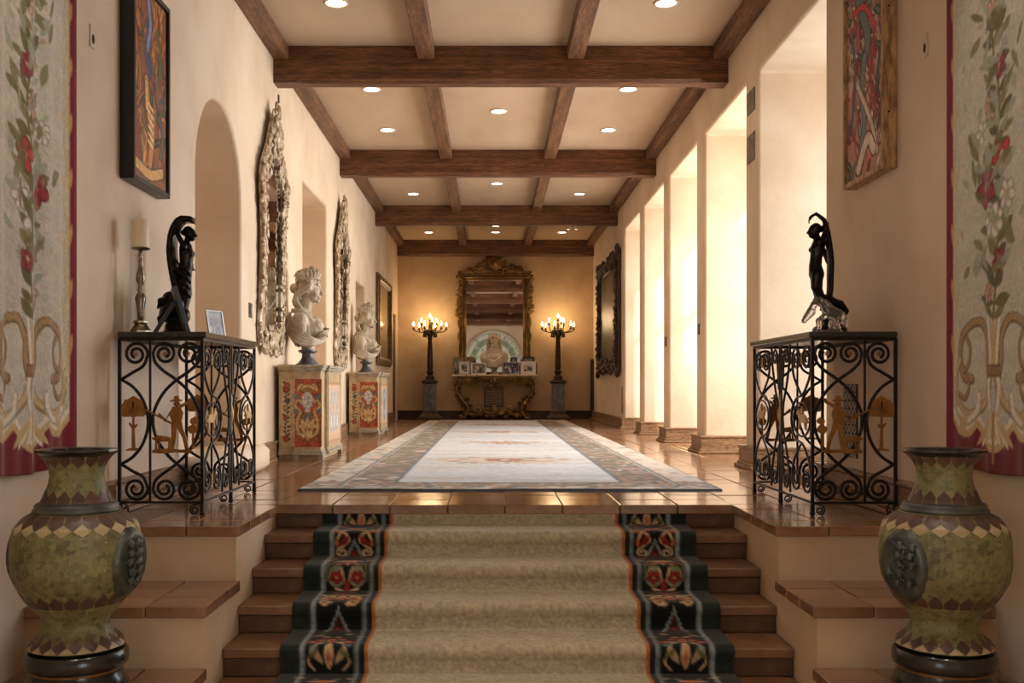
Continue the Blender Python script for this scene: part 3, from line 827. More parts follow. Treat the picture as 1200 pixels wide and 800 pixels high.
# ------------------------------------------------------------------ lunette in the lower room (seen in the end mirror)
def lunette():
    cv = Canvas(3.0, 2.2, 120, 90, (196,202,196)); R = np.random.RandomState(2)
    cv.ell(1.5, .55, 1.5, 1.6, (168,182,178)); cv.ell(1.5, .55, 1.38, 1.45, (214,216,204)); cv.ell(1.5, .55, 1.22, 1.26, (128,146,112)); cv.ell(1.5, .55, .95, .98, (206,208,190))
    cv.rect(0, 3, .45, .62, (204,208,202)); cv.rect(0, 3, 0, .45, (176,186,174))
    for k in range(80): cv.leaf(R.rand()*3, R.rand()*1.9, .22, .09, R.rand()*6.3, [(104,124,88), (140,156,118), (182,192,176)][R.randint(3)], .7)
    for k in range(7):
        a = PI*(k+.5)/7; cv.stroke([(1.5, .6), (1.5+1.4*math.cos(a), .6+1.5*math.sin(a))], .03, (198,204,200))
    n = 24
    me = cv.mesh('mural', lambda u, v: (u-1.5, np.zeros_like(u)-.02, v), CANV)
    t = thing('lunette_mural', 'pale green arched mural high on the lower room wall seen in the end mirror', 'mural', (.1, YF+.06, 1.5))
    # clip to the arch: push outside vertices onto it
    co = np.empty(len(me.vertices)*3); me.vertices.foreach_get('co', co); co = co.reshape(-1, 3)
    dx = co[:, 0]/1.5; dz = np.maximum(co[:, 2]-.55, 0)/1.6; r = np.hypot(dx, dz); k = np.where(r > 1, 1/np.maximum(r, 1e-6), 1)
    co[:, 0] *= k; co[:, 2] = np.where(co[:, 2] > .55, .55+(co[:, 2]-.55)*k, co[:, 2]); me.vertices.foreach_set('co', co.ravel()); me.update()
    o = inst(me, 'mural_panel', t)
    fr = MB().tube([(-1.5, 0, 0)]+[(-1.5*math.cos(PI*i/n), 0, .55+1.6*math.sin(PI*i/n)) for i in range(n+1)]+[(1.5, 0, 0)], .05, 6)
    fr.build('arched_border', TIERP, t)
lunette()

# ------------------------------------------------------------------ wrought iron console tables
MARB = mat('green_black_marble', [(.3, (26,28,26)), (.55, (44,46,42)), (.68, (70,72,66)), (.74, (120,116,104))], 7, rough=.18, detail=8, nrough=.7)
GILT = mat('aged_gilt', [(.3, (112,74,34)), (.6, (160,112,56)), (.8, (186,140,80))], 14, rough=.45, metal=.55, bmp=.3, bscale=40)
GILTL = mat('pale_gilt', [(.3, (168,130,80)), (.7, (212,180,126))], 14, rough=.45, metal=.35)
IRON2 = mat('worn_iron', [(.3, (44,42,40)), (.6, (72,68,64)), (.8, (98,92,86))], 22, rough=.4, metal=.6)
def console(sx, loc, label, seed):
    t = thing('console_table', label, 'console table', loc)
    D, Lg, H = .46, 1.25, .985
    def P(u, z, y): return (sx*u, y, z)
    MB().box(sx*-.005, sx*(D+.025), -.025, Lg+.025, H+.004, 1.022, .006).build('marble_top', MARB, t)
    r_ = MB()
    for y in (0, Lg): r_.box(sx*0, sx*D, y-.007, y+.007, H-.012, H+.004)
    for x in (0, D): r_.box(sx*x-.007, sx*x+.007, 0, Lg, H-.012, H+.004)
    r_.build('top_rail', IRON, t)
    r_ = MB()
    for y in (0, Lg): r_.box(sx*0, sx*D, y-.006, y+.006, .068, .08)
    for x in (0, D): r_.box(sx*x-.006, sx*x+.006, 0, Lg, .068, .08)
    r_.build('bottom_rail', IRON, t)
    leg = MB().box(-.009, .009, -.009, .009, .05, H, .002).mesh('leg', IRON)
    for x in (0, D):
        for y in (0, Lg): inst(leg, 'leg', t, (sx*x, y, 0))
    bar = MB().box(-.006, .006, -.006, .006, .074, H-.01, .001).mesh('upright_bar', IRON)
    def uz(x, y): return ((x-35)/330*D, .075+(690-y)/640*.90)
    # end panels
    def strand(pts, y, name='scroll', r=.0092, m_=None):
        MB().tube([P(u, z, y) for u, z in pts], r, 6, up=(0,1,0)).build(name, m_ or IRON, t, True)
    def sp(c, a0, r0, r1, turns, sg): return spiral(uz(*c), a0, r0*.0014, r1*.0014, turns, sg, 30)
    rose = MB()
    for k in range(5):
        a = 2*PI*k/5; rose.prism([(0, 0), (.008*math.cos(a-.5), .008*math.sin(a-.5)), (.017*math.cos(a), .017*math.sin(a)), (.008*math.cos(a+.5), .008*math.sin(a+.5))], .006)
    rose_me = rose.mesh('rosette', GILT)
    tree = MB()
    def blob(cx, cz, rr, n=12, ph=0): return [(cx+rr*(1+.12*math.sin(5*(2*PI*k/n)+ph))*math.cos(2*PI*k/n), cz+rr*.9*(1+.12*math.cos(4*(2*PI*k/n)+ph))*math.sin(2*PI*k/n)) for k in range(n)]
    for cx, cz, rr in ((0, .105, .045), (-.036, .088, .030), (.036, .092, .032), (-.024, .128, .032), (.024, .132, .030), (0, .148, .028), (-.046, .108, .022), (.048, .112, .02)): tree.prism(blob(cx*1.1, cz+.005, rr*1.08, ph=cx*90), .012+abs(cx)*.05)
    tree.prism([(-.009, -.11), (.011, -.11), (.007, .0), (.024, .02), (.018, .028), (.006, .02), (.006, .09), (-.005, .09), (-.006, .02), (-.02, .035), (-.026, .028), (-.008, .0)], .010)
    tree.prism([(-.045, -.122), (.045, -.122), (.03, -.108), (.0, -.104), (-.03, -.11)], .014)
    tree_me = tree.mesh('tree_figure', GILT)
    hun = MB()
    hun.prism([(-.03, .115), (.03, .118), (.028, .126), (.015, .128), (.012, .145), (-.008, .145), (-.012, .126), (-.03, .122)], .012)        # hat
    hun.prism(blob(.004, .105, .016, 10), .013)                                                                                        # head
    hun.prism([(-.018, .09), (.022, .092), (.034, .06), (.026, .02), (.032, -.012), (-.026, -.014), (-.022, .02), (-.034, .055)], .014)    # coat
    hun.prism([(-.024, -.01), (.004, -.01), (-.002, -.06), (-.012, -.12), (-.03, -.122), (-.024, -.06)], .012)                             # leg
    hun.prism([(.004, -.01), (.03, -.01), (.05, -.06), (.062, -.118), (.045, -.122), (.032, -.065)], .012)
    hun.prism([(.02, .085), (.03, .088), (.066, .11), (.075, .13), (.066, .134), (.05, .115), (.018, .10)], .012)                         # raised arm with horn
    hun.prism([(-.03, .07), (-.022, .06), (-.052, .03), (-.085, .06), (-.09, .052), (-.055, .015)], .011)                                  # arm to the gun
    hun.prism([(-.155, .075), (-.15, .08), (-.02, .012), (-.026, .004)], .009)                                                            # gun barrel
    hun.prism([(-.105, -.06), (-.09, -.05), (-.04, -.058), (-.012, -.07), (-.014, -.088), (-.04, -.082), (-.085, -.084), (-.10, -.08), (-.118, -.07), (-.12, -.062)], .011)  # hound
    for q in ((-.10, -.10), (-.085, -.11), (-.035, -.10), (-.018, -.112)): hun.prism([(q[0]-.004, -.078), (q[0]+.006, -.078), (q[0]+.004, -.124), (q[0]-.006, -.124)], .009)
    hun.prism([(-.12, -.138), (-.06, -.142), (.0, -.136), (.06, -.14), (.085, -.132), (.07, -.118), (.02, -.122), (-.04, -.116), (-.115, -.122)], .016)
    hun.prism(blob(.082, -.02, .026, 9, 1), .010); hun.prism(blob(.088, .02, .02, 9, 2), .010); hun.prism([(.078, -.12), (.09, -.12), (.088, .02), (.08, .02)], .010)
    hun_me = hun.mesh('hunter_figure', GILT)
    for y in (0, Lg):
        inst(bar, 'upright_bar', t, (sx*uz(157, 0)[0], y, 0))
        A = list(reversed(sp((215, 103), PI, 46, 13, 1.7, -1)))+[tuple(p) for p in crv([uz(*q) for q in ((169, 103), (178, 138), (212, 172), (260, 205), (312, 254), (348, 318), (357, 370), (346, 428), (310, 490), (260, 540), (212, 575), (178, 605), (169, 638))], 6)][1:-1]+sp((215, 637), PI, 46, 13, 1.7, 1)
        strand(A, y)
        m_ = uz(262, 0)[0]
        strand([(2*m_-u, z) for u, z in A], y+.004)
        strand([tuple(p) for p in crv([uz(*q) for q in ((42, 205), (86, 178), (130, 150), (148, 105))], 6)][:-1]+sp((100, 105), 0, 48, 13, 1.7, 1), y)
        strand([tuple(p) for p in crv([uz(*q) for q in ((42, 540), (86, 567), (130, 592), (148, 637))], 6)][:-1]+sp((100, 637), 0, 48, 13, 1.7, -1), y)
        strand([tuple(p) for p in crv([uz(*q) for q in ((42, 205), (92, 238), (132, 295), (149, 372), (132, 450), (92, 507), (42, 540))], 6)], y)
        for q in ((215, 103), (309, 103), (100, 105), (215, 637), (309, 637), (100, 637)):
            u, z = uz(*q); inst(rose_me, 'rosette', t, (sx*u, y, z), (0, .3*q[0], 0))
        u, z = uz(90, 400); inst(tree_me, 'tree_figure', t, (sx*u, y, z), scale=(sx, 1, 1))
        u, z = uz(262, 385); inst(hun_me, 'hunter_figure', t, (sx*u, y-.004, z), scale=(sx*1.12, 1, 1.12))
    # long front panel, two halves mirrored about the middle
    xf = sx*D
    def fstrand(pts, r=.0072, nm='scroll', m_=None):
        MB().tube([(xf, u, z) for u, z in pts], r, 6, up=(1,0,0)).build(nm, m_ or IRON2, t, True)
    def fboth(pts, **k):
        fstrand(pts, **k); fstrand([(Lg-u, z) for u, z in pts], **k)
    def fspir(c, a0, rx, rz, inner, turns, sg, n=28):
        o = []
        for k in range(n+1):
            q = 1-(1-inner)*k/n; a = a0+sg*2*PI*turns*k/n; o.append((c[0]+rx*q*math.cos(a), c[1]+rz*q*math.sin(a)))
        return o
    for vs in (1, -1):
        def Z(z): return .53+vs*(z-.53)
        def V(pts): return [(u, Z(z)) for u, z in pts]
        s1 = fspir((.105, .875), PI, .085, .072, .25, 1.7, -1)
        c1 = [tuple(p) for p in crv([(.195, .665), (.13, .70), (.045, .78), (.02, .875)], 6)]
        fboth(V(c1[:-1]+s1))
        s2 = fspir((.30, .875), 0, .085, .072, .25, 1.7, 1)
        c2 = [tuple(p) for p in crv([(.195, .665), (.25, .70), (.35, .78), (.385, .875)], 6)]
        fboth(V(c2[:-1]+s2))
        c3 = [tuple(p) for p in crv([(.195, .665), (.29, .65), (.37, .60), (.40, .53)], 6)]; fboth(V(c3))
        c5 = [tuple(p) for p in crv([(.42, .97), (.44, .86), (.50, .72), (.56, .62), (.58, .53)], 6)]; fboth(V(c5))
        s6 = fspir((.50, .90), 0, .05, .055, .3, 1.3, 1); fboth(V([tuple(p) for p in crv([(.585, .70), (.575, .78), (.55, .90)], 5)][:-1]+s6))
    fboth([(.195+.155*math.cos(2*PI*k/24), .53+.098*math.sin(2*PI*k/24)) for k in range(25)], r=.0062, nm='medallion_ring')
    for y in (Lg/2-.02, Lg/2+.02): MB().box(xf-.005, xf+.005, y-.005, y+.005, .075, H-.01).build('upright_bar', IRON2, t)
    hs = MB()
    hs.prism([(-.085, .0), (-.07, .025), (-.02, .03), (.02, .026), (.045, .05), (.06, .062), (.068, .05), (.09, .036), (.088, .024), (.062, .026), (.05, .0), (.042, -.012), (.055, -.045), (.045, -.06), (.036, -.05), (.03, -.02), (-.02, -.018), (-.05, -.02), (-.07, -.055), (-.085, -.06), (-.08, -.03), (-.095, -.01)], .010, 'yz')
    hs.prism([(-.09, .01), (-.12, -.01), (-.115, -.02), (-.085, -.004)], .008, 'yz'); hs.prism([(-.03, .028), (.0, .03), (.008, .06), (-.006, .075), (-.022, .058)], .012, 'yz')
    hme = hs.mesh('horse_medallion', GILTL)
    for u, q in ((.195, 1), (Lg-.195, -1)): inst(hme, 'horse_medallion', t, (xf, u, .53), scale=(1, q, 1))
    sp_ = MB().lathe([(.002, -.13), (.012, -.09), (.006, -.06), (.018, -.02), (.02, .0), (.018, .02), (.006, .06), (.012, .09), (.002, .13)], 8)
    sp_.build('spindle_ornament', GILTL, t, True, loc=(xf, Lg/2, .55))
    kn = MB(); kn.tube([(0, .014*math.cos(a), .014*math.sin(a)+.012) for a in np.linspace(0, 2*PI, 9)], .005, 5); kn.tube([(0, .014*math.cos(a), .014*math.sin(a)-.014) for a in np.linspace(0, 2*PI, 9)], .005, 5)
    kme = kn.mesh('collar_ornament', GILTL)
    for u in (.2, Lg-.2):
        for z in (.875, .185): inst(kme, 'collar_ornament', t, (xf, u, z))
    # feet
    ft = MB(); ft.box(-.011, .011, -.012, .012, .0, .07, .004); ft.ell((0, 0, .014), (.016, .018, .014))
    ft.tube([(sx*-p[0]*1.0, 0, p[1]) for p in ([tuple(q) for q in crv([(.0, .066), (.03, .066), (.062, .05), (.068, .032)], 5)][:-1]+spiral((.044, .030), 0, .024, .008, 1.4, -1, 18))], .005, 6, up=(0,1,0))
    fme = ft.mesh('foot', IRON, True)
    for y in (0, Lg/2, Lg): inst(fme, 'foot', t, (xf, y, 0))
    for y in (0, Lg): inst(fme, 'foot', t, (sx*.01, y, 0), scale=(-.6, 1, 1))
    return t
LCON = (XL+.012, 5.70, 0); RCON = (XR-.012-.0, 5.68, 0)
console(1, (XL+.05, 5.70, 0), 'black wrought-iron console with hunter panels carrying the candlestick and bronze figure', 1)
console(-1, (XR-.06, 5.68, 0), 'black wrought-iron console with hunter panels carrying the glass horse', 2)

# ------------------------------------------------------------------ patchwork vases
def patch_mat():
    m, nt, b = new_mat('green_patchwork')
    v = coords(nt, (1, 1, 1))
    vo = nt.nodes.new('ShaderNodeTexVoronoi'); vo.feature = 'F1'; vo.distance = 'MANHATTAN'; vo.inputs['Scale'].default_value = 48; nt.links.new(v, vo.inputs['Vector'])
    sp_ = nt.nodes.new('ShaderNodeSeparateColor'); nt.links.new(vo.outputs['Color'], sp_.inputs[0])
    c1 = ramp(nt, sp_.outputs[0], [(.0, (74,76,44)), (.35, (106,106,60)), (.7, (132,132,78)), (.9, (116,106,72)), (1.0, (138,132,96))])
    big = ramp(nt, noise(nt, v, 6, 3), [(.4, (84,84,50)), (.6, (134,138,92))])
    col = mixc(nt, .35, c1, big)
    vo2 = nt.nodes.new('ShaderNodeTexVoronoi'); vo2.feature = 'DISTANCE_TO_EDGE'; vo2.inputs['Scale'].default_value = 22; nt.links.new(v, vo2.inputs['Vector'])
    chip = ramp(nt, noise(nt, v, 30, 4, .7), [(.66, (0,0,0)), (.72, (255,255,255))])
    col = mixc(nt, chip, col, (188,176,142))
    nt.links.new(col, b.inputs['Base Color']); b.inputs['Roughness'].default_value = .5
    bump(nt, b, vo.outputs['Distance'], .3, .006)
    return m
VGREEN = patch_mat()
VBROWN = mat('brown_inlay', [(.3, (66,46,38)), (.6, (92,68,56)), (.8, (118,92,78))], 20, rough=.4, rnd=.25)
VCREAM = mat('cream_inlay', [(.3, (150,132,98)), (.7, (182,164,126))], 20, rough=.4, rnd=.15)
VBLACK = mat('black_lacquer', [(.35, (16,17,16)), (.6, (28,30,27)), (.78, (58,62,54))], 16, rough=.25, coat=.3, detail=7)
VBAND = mat('slate_band', [(.3, (50,54,50)), (.6, (76,80,72)), (.8, (104,104,90))], 14, rough=.4)
VPLAQ = mat('pewter_plaque', [(.3, (54,60,56)), (.6, (84,90,84)), (.8, (112,116,106))], 12, rough=.35, metal=.35, bmp=.4, bscale=30)
VPROF = [(.0, .18), (.150, .182), (.168, .184), (.196, .196), (.186, .215), (.150, .245), (.134, .275), (.131, .301), (.146, .330), (.175, .356), (.203, .395), (.230, .440), (.249, .476), (.258, .53), (.260, .570), (.257, .651), (.250, .682), (.240, .705), (.205, .738), (.172, .756)]
VNECK = [(.150, .790), (.140, .802), (.125, .838), (.112, .875), (.108, .907), (.112, .94), (.128, .972), (.150, .995)]
def vr(z):
    pr = VPROF+[(.160, .775)]+VNECK
    return float(np.interp(z, [p[1] for p in pr], [p[0] for p in pr]))
def vase(loc, phis, label):
    t = thing('vase', label, 'vase', loc, 0)
    MB().lathe([(.205, 0), (.207, .02), (.203, .06), (.188, .078), (.184, .105), (.188, .112), (.206, .118), (.210, .140), (.206, .168), (.196, .178), (.15, .183)], 40).build('pedestal', VBLACK, t, 'auto')
    MB().lathe([(.1845, .094), (.1875, .097), (.1875, .101), (.1845, .104)], 40).build('gold_line', GILT, t, 'auto')
    MB().lathe(VPROF, 48).build('body', VGREEN, t, 'auto')
    MB().lathe([(.165, .752), (.176, .760), (.172, .770), (.164, .774), (.168, .782), (.160, .792), (.146, .796)], 48).build('collar', VBAND, t, True)
    MB().lathe(VNECK, 40).build('neck', VGREEN, t, True)
    MB().lathe([(.146, .990), (.160, 1.0), (.166, 1.008), (.164, 1.016), (.15, 1.016), (.138, 1.012), (.10, .93), (.06, .92)], 40).build('rim', VBLACK, t, 'auto')
    def pieces(z0, z1, n, m_, name, shape, ph=0.0, lift=.0022):
        pts = shape
        dth = 2*PI/n
        m = MB(); v = []
        ring = pts+[]
        cx = sum(p[0] for p in ring)/len(ring); cz = sum(p[1] for p in ring)/len(ring)
        dense = []
        for i in range(len(ring)):
            a, b = ring[i], ring[(i+1) % len(ring)]; dense += [a, ((a[0]+b[0])/2, (a[1]+b[1])/2)]
        def P(a, b, l):
            z = z0+(z1-z0)*b; r = vr(z)+l; th = a*dth; return (r*math.sin(th), -r*math.cos(th), z)
        k = len(dense)
        v = [P(a, b, lift) for a, b in dense]+[P((a+cx)/2, (b+cz)/2, lift) for a, b in dense]+[P(cx, cz, lift)]+[P(a, b, -.002) for a, b in dense]
        f = []
        for i in range(k):
            j = (i+1) % k
            f += [(i, j, k+j, k+i), (k+i, k+j, 2*k), (2*k+1+i, 2*k+1+j, j, i)]
        me = m.add(v, f).mesh(name, m_, False)
        for i in range(n): inst(me, name, t, rot=(0, 0, (i+ph)*dth))
    DIA = [(0, 0), (.48, .5), (0, 1), (-.48, .5)]
    PEN = [(0, 0), (.47, .55), (.40, 1), (-.40, 1), (-.47, .55)]
    PUP = [(0, 1), (.47, .45), (.40, 0), (-.40, 0), (-.47, .45)]
    TRI = [(-.46, 0), (.46, 0), (0, 1)]
    pieces(.942, .99, 15, VBROWN, 'brown_tile', PEN)
    pieces(.797, .850, 15, VBROWN, 'brown_tile', PUP)
    pieces(.70, .752, 20, VBROWN, 'brown_tile', PEN); pieces(.676, .722, 20, VCREAM, 'cream_tile', DIA, .5)
    pieces(.378, .434, 22, VBROWN, 'brown_tile', PUP)
    pieces(.198, .248, 18, VBROWN, 'brown_tile', DIA); pieces(.197, .222, 18, VCREAM, 'cream_tile', TRI, .5)
    # relief plaques
    rg = random.Random(int(loc[0]*100))
    for ph in phis:
        m = MB(); n = 20; rows = 7; v = []; f = []
        def Q(u, w_, l):
            z = .545+w_*.158; th = ph+u*.45; r = vr(z)+l; return (r*math.sin(th), -r*math.cos(th), z)
        v.append(Q(0, 0, .016))
        for i in range(1, rows+1):
            q = i/rows
            for j in range(n):
                a = 2*PI*j/n; v.append(Q(q*math.cos(a), q*math.sin(a), .016 if q < .84 else (.022 if q < .99 else -.004)))
        for j in range(n): f.append((0, 1+j, 1+(j+1) % n))
        for i in range(rows-1):
            for j in range(n): f.append((1+i*n+j, 1+i*n+(j+1) % n, 1+(i+1)*n+(j+1) % n, 1+(i+1)*n+j))
        pq = m.add(v, f).build('plaque', VPLAQ, t, True, label='oval grey relief plaque')
        rl = MB()
        pts = [(rg.uniform(-.3, .3), -.6+.12*k) for k in range(11)]
        rl.tube([Q(a, b, .022) for a, b in pts], [.008]*11, 6)
        for a, b in pts[1::2]:
            for q in (-1, 1): rl.ell(Q(a+q*.22, b+.05, .022), (.014, .014, .02), seg=7, rings=5); rl.tube([Q(a, b, .022), Q(a+q*.3, b+.14, .026), Q(a+q*.4, b+.06, .02)], [.006, .006, .003], 5)
        rl.build('relief', VPLAQ, pq, True)
    return t
vase((-1.745, 4.31, TZ[2]), (1.36, 1.36+PI), 'green patchwork vase with brown diamond bands below the black-framed painting')
vase((1.905, 4.31, TZ[2]), (-1.08, -1.08+PI), 'green patchwork vase with brown diamond bands below the wood-framed painting')

# ------------------------------------------------------------------ bronze figures on the iron consoles
BRONZE = mat('dark_bronze', [(.3, (16,13,11)), (.6, (34,27,22)), (.8, (60,48,38))], 12, rough=.28, metal=.75, bmp=.15, bscale=40)
def head_into(m, c, fx, s, yaw=0.0):
    """small head: skull, jaw, nose, hair knot; fx = +1 looks along +x"""
    x, y, z = c
    m.ell((x, y, z), (.036*s, .031*s, .043*s)); m.ell((x+fx*.012*s, y, z-.026*s), (.022*s, .020*s, .022*s))
    m.limb([(x+fx*.033*s, y, z+.004*s), (x+fx*.043*s, y, z-.012*s)], [.005*s, .008*s], 6)
    m.ell((x-fx*.012*s, y, z+.016*s), (.036*s, .036*s, .036*s)); m.ell((x-fx*.042*s, y, z+.01*s), (.02*s, .022*s, .02*s))
    for k in range(9):
        a = k*.7; m.ell((x-fx*.01*s+.028*s*math.cos(a)*.6, y+.034*s*math.sin(a), z+.024*s), .011*s, seg=8, rings=6)
def hand_into(m, p, d, s=1.0):
    """palm with four fingers and a thumb, pointing along d"""
    p = Vector(p); d = Vector(d).normalized(); n = Vector((0, 1, 0)); w_ = d.cross(n).normalized()
    m.ell(p+d*.010*s, (.011*s, .009*s, .012*s), seg=8, rings=6)
    for k, l in enumerate((.026, .030, .028, .022)):
        o = n*((k-1.5)*.0062*s); m.limb([p+d*.014*s+o, p+d*(.014+l*.6)*s+o+w_*.003*s, p+d*(.014+l)*s+o+w_*.010*s], [.0040*s, .0036*s, .0030*s], 6)
    m.limb([p+d*.006*s+n*.010*s, p+d*.018*s+n*.018*s, p+d*.026*s+n*.019*s], [.0045*s, .004*s, .0034*s], 6)
def figure_veiled(loc):
    t = thing('bronze_statue', 'dark bronze veiled figure with arm bent overhead, on the console with the candlestick', 'statue', loc)
    m = MB()
    # torso, hips and legs swaying
    m.limb([(.030, 0, .335), (.040, 0, .40), (.048, 0, .45), (.050, 0, .50), (.046, 0, .545)], [.050, .044, .039, .044, .040])
    for q in (-1, 1):
        m.ell((.078, q*.020, .508), (.020, .019, .020)); m.ell((.046, q*.045, .545), .021)
        m.limb([(.032, q*.022, .335), (.046, q*.020, .26), (.034, q*.014, .19), (.030, q*.014, .12)], [.040, .033, .026, .02])
    m.limb([(.046, 0, .56), (.058, 0, .60)], [.019, .018]); head_into(m, (.072, 0, .628), 1, .95)
    # right arm bent over the head, left arm across the body
    m.limb([(.046, -.045, .55), (.012, -.050, .62), (.030, -.042, .69)], [.018, .0155, .013]); m.limb([(.030, -.042, .69), (.062, -.032, .712), (.085, -.024, .704)], [.013, .011, .009])
    hand_into(m, (.085, -.024, .704), (.7, .1, -.7), .9)
    m.limb([(.046, .045, .55), (.055, .062, .47), (.072, .040, .42)], [.017, .015, .012]); hand_into(m, (.072, .040, .42), (.6, -.5, -.4), .9)
    # veil falling down the back from the raised hand
    for yy in (-.045, -.015, .015, .045):
        pts = crv([(.078, yy*.6, .715), (.020, yy, .712), (-.022, yy, .650), (-.038, yy*1.1, .56), (-.034, yy*1.2, .46), (-.018, yy*1.1, .36), (-.006, yy, .27), (-.03, yy, .20)], 5)
        m.limb(pts[::2], [.020]*len(pts[::2]), 8)
    for k in range(4):
        pts = crv([(-.03, -.05, .50-.05*k), (.02, -.062, .44-.05*k), (.068, -.045, .40-.045*k), (.08, 0, .37-.045*k)], 5); m.limb(pts[::2], [.008]*len(pts[::2]), 6)
    # rock and gathered drapery
    m.ell((-.02, 0, .17), (.075, .07, .075)); m.ell((-.062, .0, .145), (.045, .05, .06)); m.ell((.02, 0, .13), (.055, .06, .06)); m.ell((-.05, 0, .23), (.05, .045, .05))
    for a, b in (((-.06, -.03, .22), (-.118, -.02, .175)), ((-.06, .02, .2), (-.122, .03, .13)), ((-.08, -.02, .12), (-.10, -.04, .06)), ((.02, -.05, .2), (.05, -.055, .1))): m.limb([a, ((a[0]+b[0])/2-.01, (a[1]+b[1])/2, (a[2]+b[2])/2+.02), b], [.028, .022, .008], 7)
    m.ell((-.01, 0, .095), (.07, .065, .03))
    m.sculpt('figure', BRONZE, t, .0055, 1)
    MB().lathe([(.088, 0), (.090, .012), (.082, .02), (.080, .034), (.070, .042), (.072, .055), (.062, .085)], 28).build('plinth', BRONZE, t, 'auto', loc=(-.01, 0, 0))
    return t
def figure_dancer(loc):
    t = thing('bronze_statue', 'dark bronze dancing figure with arm arched overhead, behind the glass horse', 'statue', loc)
    m = MB()
    m.limb([(-.072, 0, .365), (-.080, 0, .42), (-.074, 0, .47), (-.066, 0, .52), (-.058, 0, .555)], [.047, .038, .036, .044, .038])
    for q in (-1, 1):
        m.ell((-.100, q*.018, .515), (.016, .017, .017)); m.ell((-.055, q*.043, .553), .020)
    m.limb([(-.075, -.02, .36), (-.082, -.022, .29), (-.050, -.018, .225), (-.030, -.012, .165)], [.040, .032, .024, .017])
    m.limb([(-.066, .022, .36), (-.060, .026, .28), (-.052, .02, .22), (-.012, .018, .20)], [.040, .032, .024, .018])
    m.ell((-.036, -.012, .155), (.026, .012, .011))
    m.limb([(-.060, 0, .57), (-.072, 0, .60)], [.018, .017]); head_into(m, (-.088, 0, .625), -1, .95)
    m.limb([(-.055, -.043, .555), (-.028, -.045, .63), (-.040, -.040, .685)], [.018, .016, .014]); m.limb([(-.040, -.040, .685), (-.085, -.034, .722), (-.112, -.028, .708)], [.014, .012, .010])
    hand_into(m, (-.114, -.028, .706), (-.5, 0, -.85), 1.0)
    m.limb([(-.055, .043, .555), (-.010, .060, .52), (.012, .058, .45)], [.018, .016, .013]); hand_into(m, (.012, .058, .45), (.2, -.2, -.9), 1.0)
    # long scarf from the raised arm down to the base
    for yy in (-.012, .016):
        pts = crv([(-.025, yy-.02, .655), (-.006, yy, .60), (.006, yy, .52), (.014, yy, .44), (.012, yy, .36), (.010, yy, .28), (.000, yy, .22)], 5); m.limb(pts[::2], [.0165]*len(pts[::2]), 8)
    m.limb([(-.02, -.015, .66), (-.012, .0, .668)], [.018, .016])
    # swirling lower drapery and pillar of cloud
    m.ell((-.028, 0, .215), (.055, .05, .032)); m.ell((.01, 0, .20), (.042, .045, .035))
    pts = crv([(-.01, 0, .20), (.012, 0, .15), (.005, 0, .11), (.008, 0, .075)], 5); m.limb(pts, list(np.linspace(.036, .056, len(pts))), 10)
    for yy in (-.022, 0, .02): m.limb([(.02, yy, .205), (.062, yy*1.3, .19), (.092, yy*1.4, .145), (.082, yy, .088)], [.020, .021, .020, .007], 8)
    m.limb([(.09, 0, .15), (.108, 0, .142)], [.012, .006], 7); m.limb([(.02, 0, .2), (.05, .03, .215)], [.02, .01], 7)
    m.sculpt('figure', BRONZE, t, .0055, 1)
    MB().lathe([(.112, 0), (.114, .012), (.104, .022), (.100, .034), (.102, .040), (.092, .052), (.070, .066), (.055, .08)], 32).build('plinth', BRONZE, t, 'auto', loc=(.006, 0, 0))
    return t
CT = 1.022
figure_veiled((-1.915, 6.26, CT))
figure_dancer((2.015, 6.12, CT))

# candlestick and candle
SILV = mat('tarnished_silver', [(.3, (96,84,68)), (.6, (140,126,104)), (.8, (176,162,138))], 14, rough=.28, metal=.9)
t = thing('candlestick', 'turned antique-silver candlestick holding a thick ivory candle', 'candlestick', (-1.995, 5.82, CT))
MB().lathe([(.062, 0), (.062, .012), (.050, .026), (.034, .050), (.042, .058), (.042, .068), (.020, .076)], 8).build('foot', SILV, t, 'auto')
MB().lathe([(.014, .07), (.016, .10), (.020, .14), (.029, .185), (.030, .20), (.020, .222), (.013, .235), (.020, .245), (.013, .256), (.015, .275), (.026, .30), (.024, .33), (.015, .37), (.010, .395), (.014, .405), (.010, .415), (.009, .43), (.013, .44), (.009, .45), (.012, .47), (.030, .474)], 20).build('stem', SILV, t, True)
MB().lathe([(.020, .468), (.046, .472), (.054, .478), (.052, .484), (.030, .482)], 28).build('drip_pan', SILV, t, 'auto')
WAX = mat('ivory_wax', [(.3, (214,196,164)), (.7, (228,212,184))], 6, rough=.5)
t = thing('candle', 'thick ivory pillar candle on the silver candlestick', 'candle', (-1.995, 5.82, CT+.4835))
MB().lathe([(.047, 0), (.048, .003), (.048, .152), (.045, .157), (.035, .154), (.008, .152)], 28).build('wax', WAX, t, 'auto')
MB().tube([(0, 0, .150), (.001, 0, .158), (.004, 0, .164)], .0015, 5).build('wick', IRON, t)

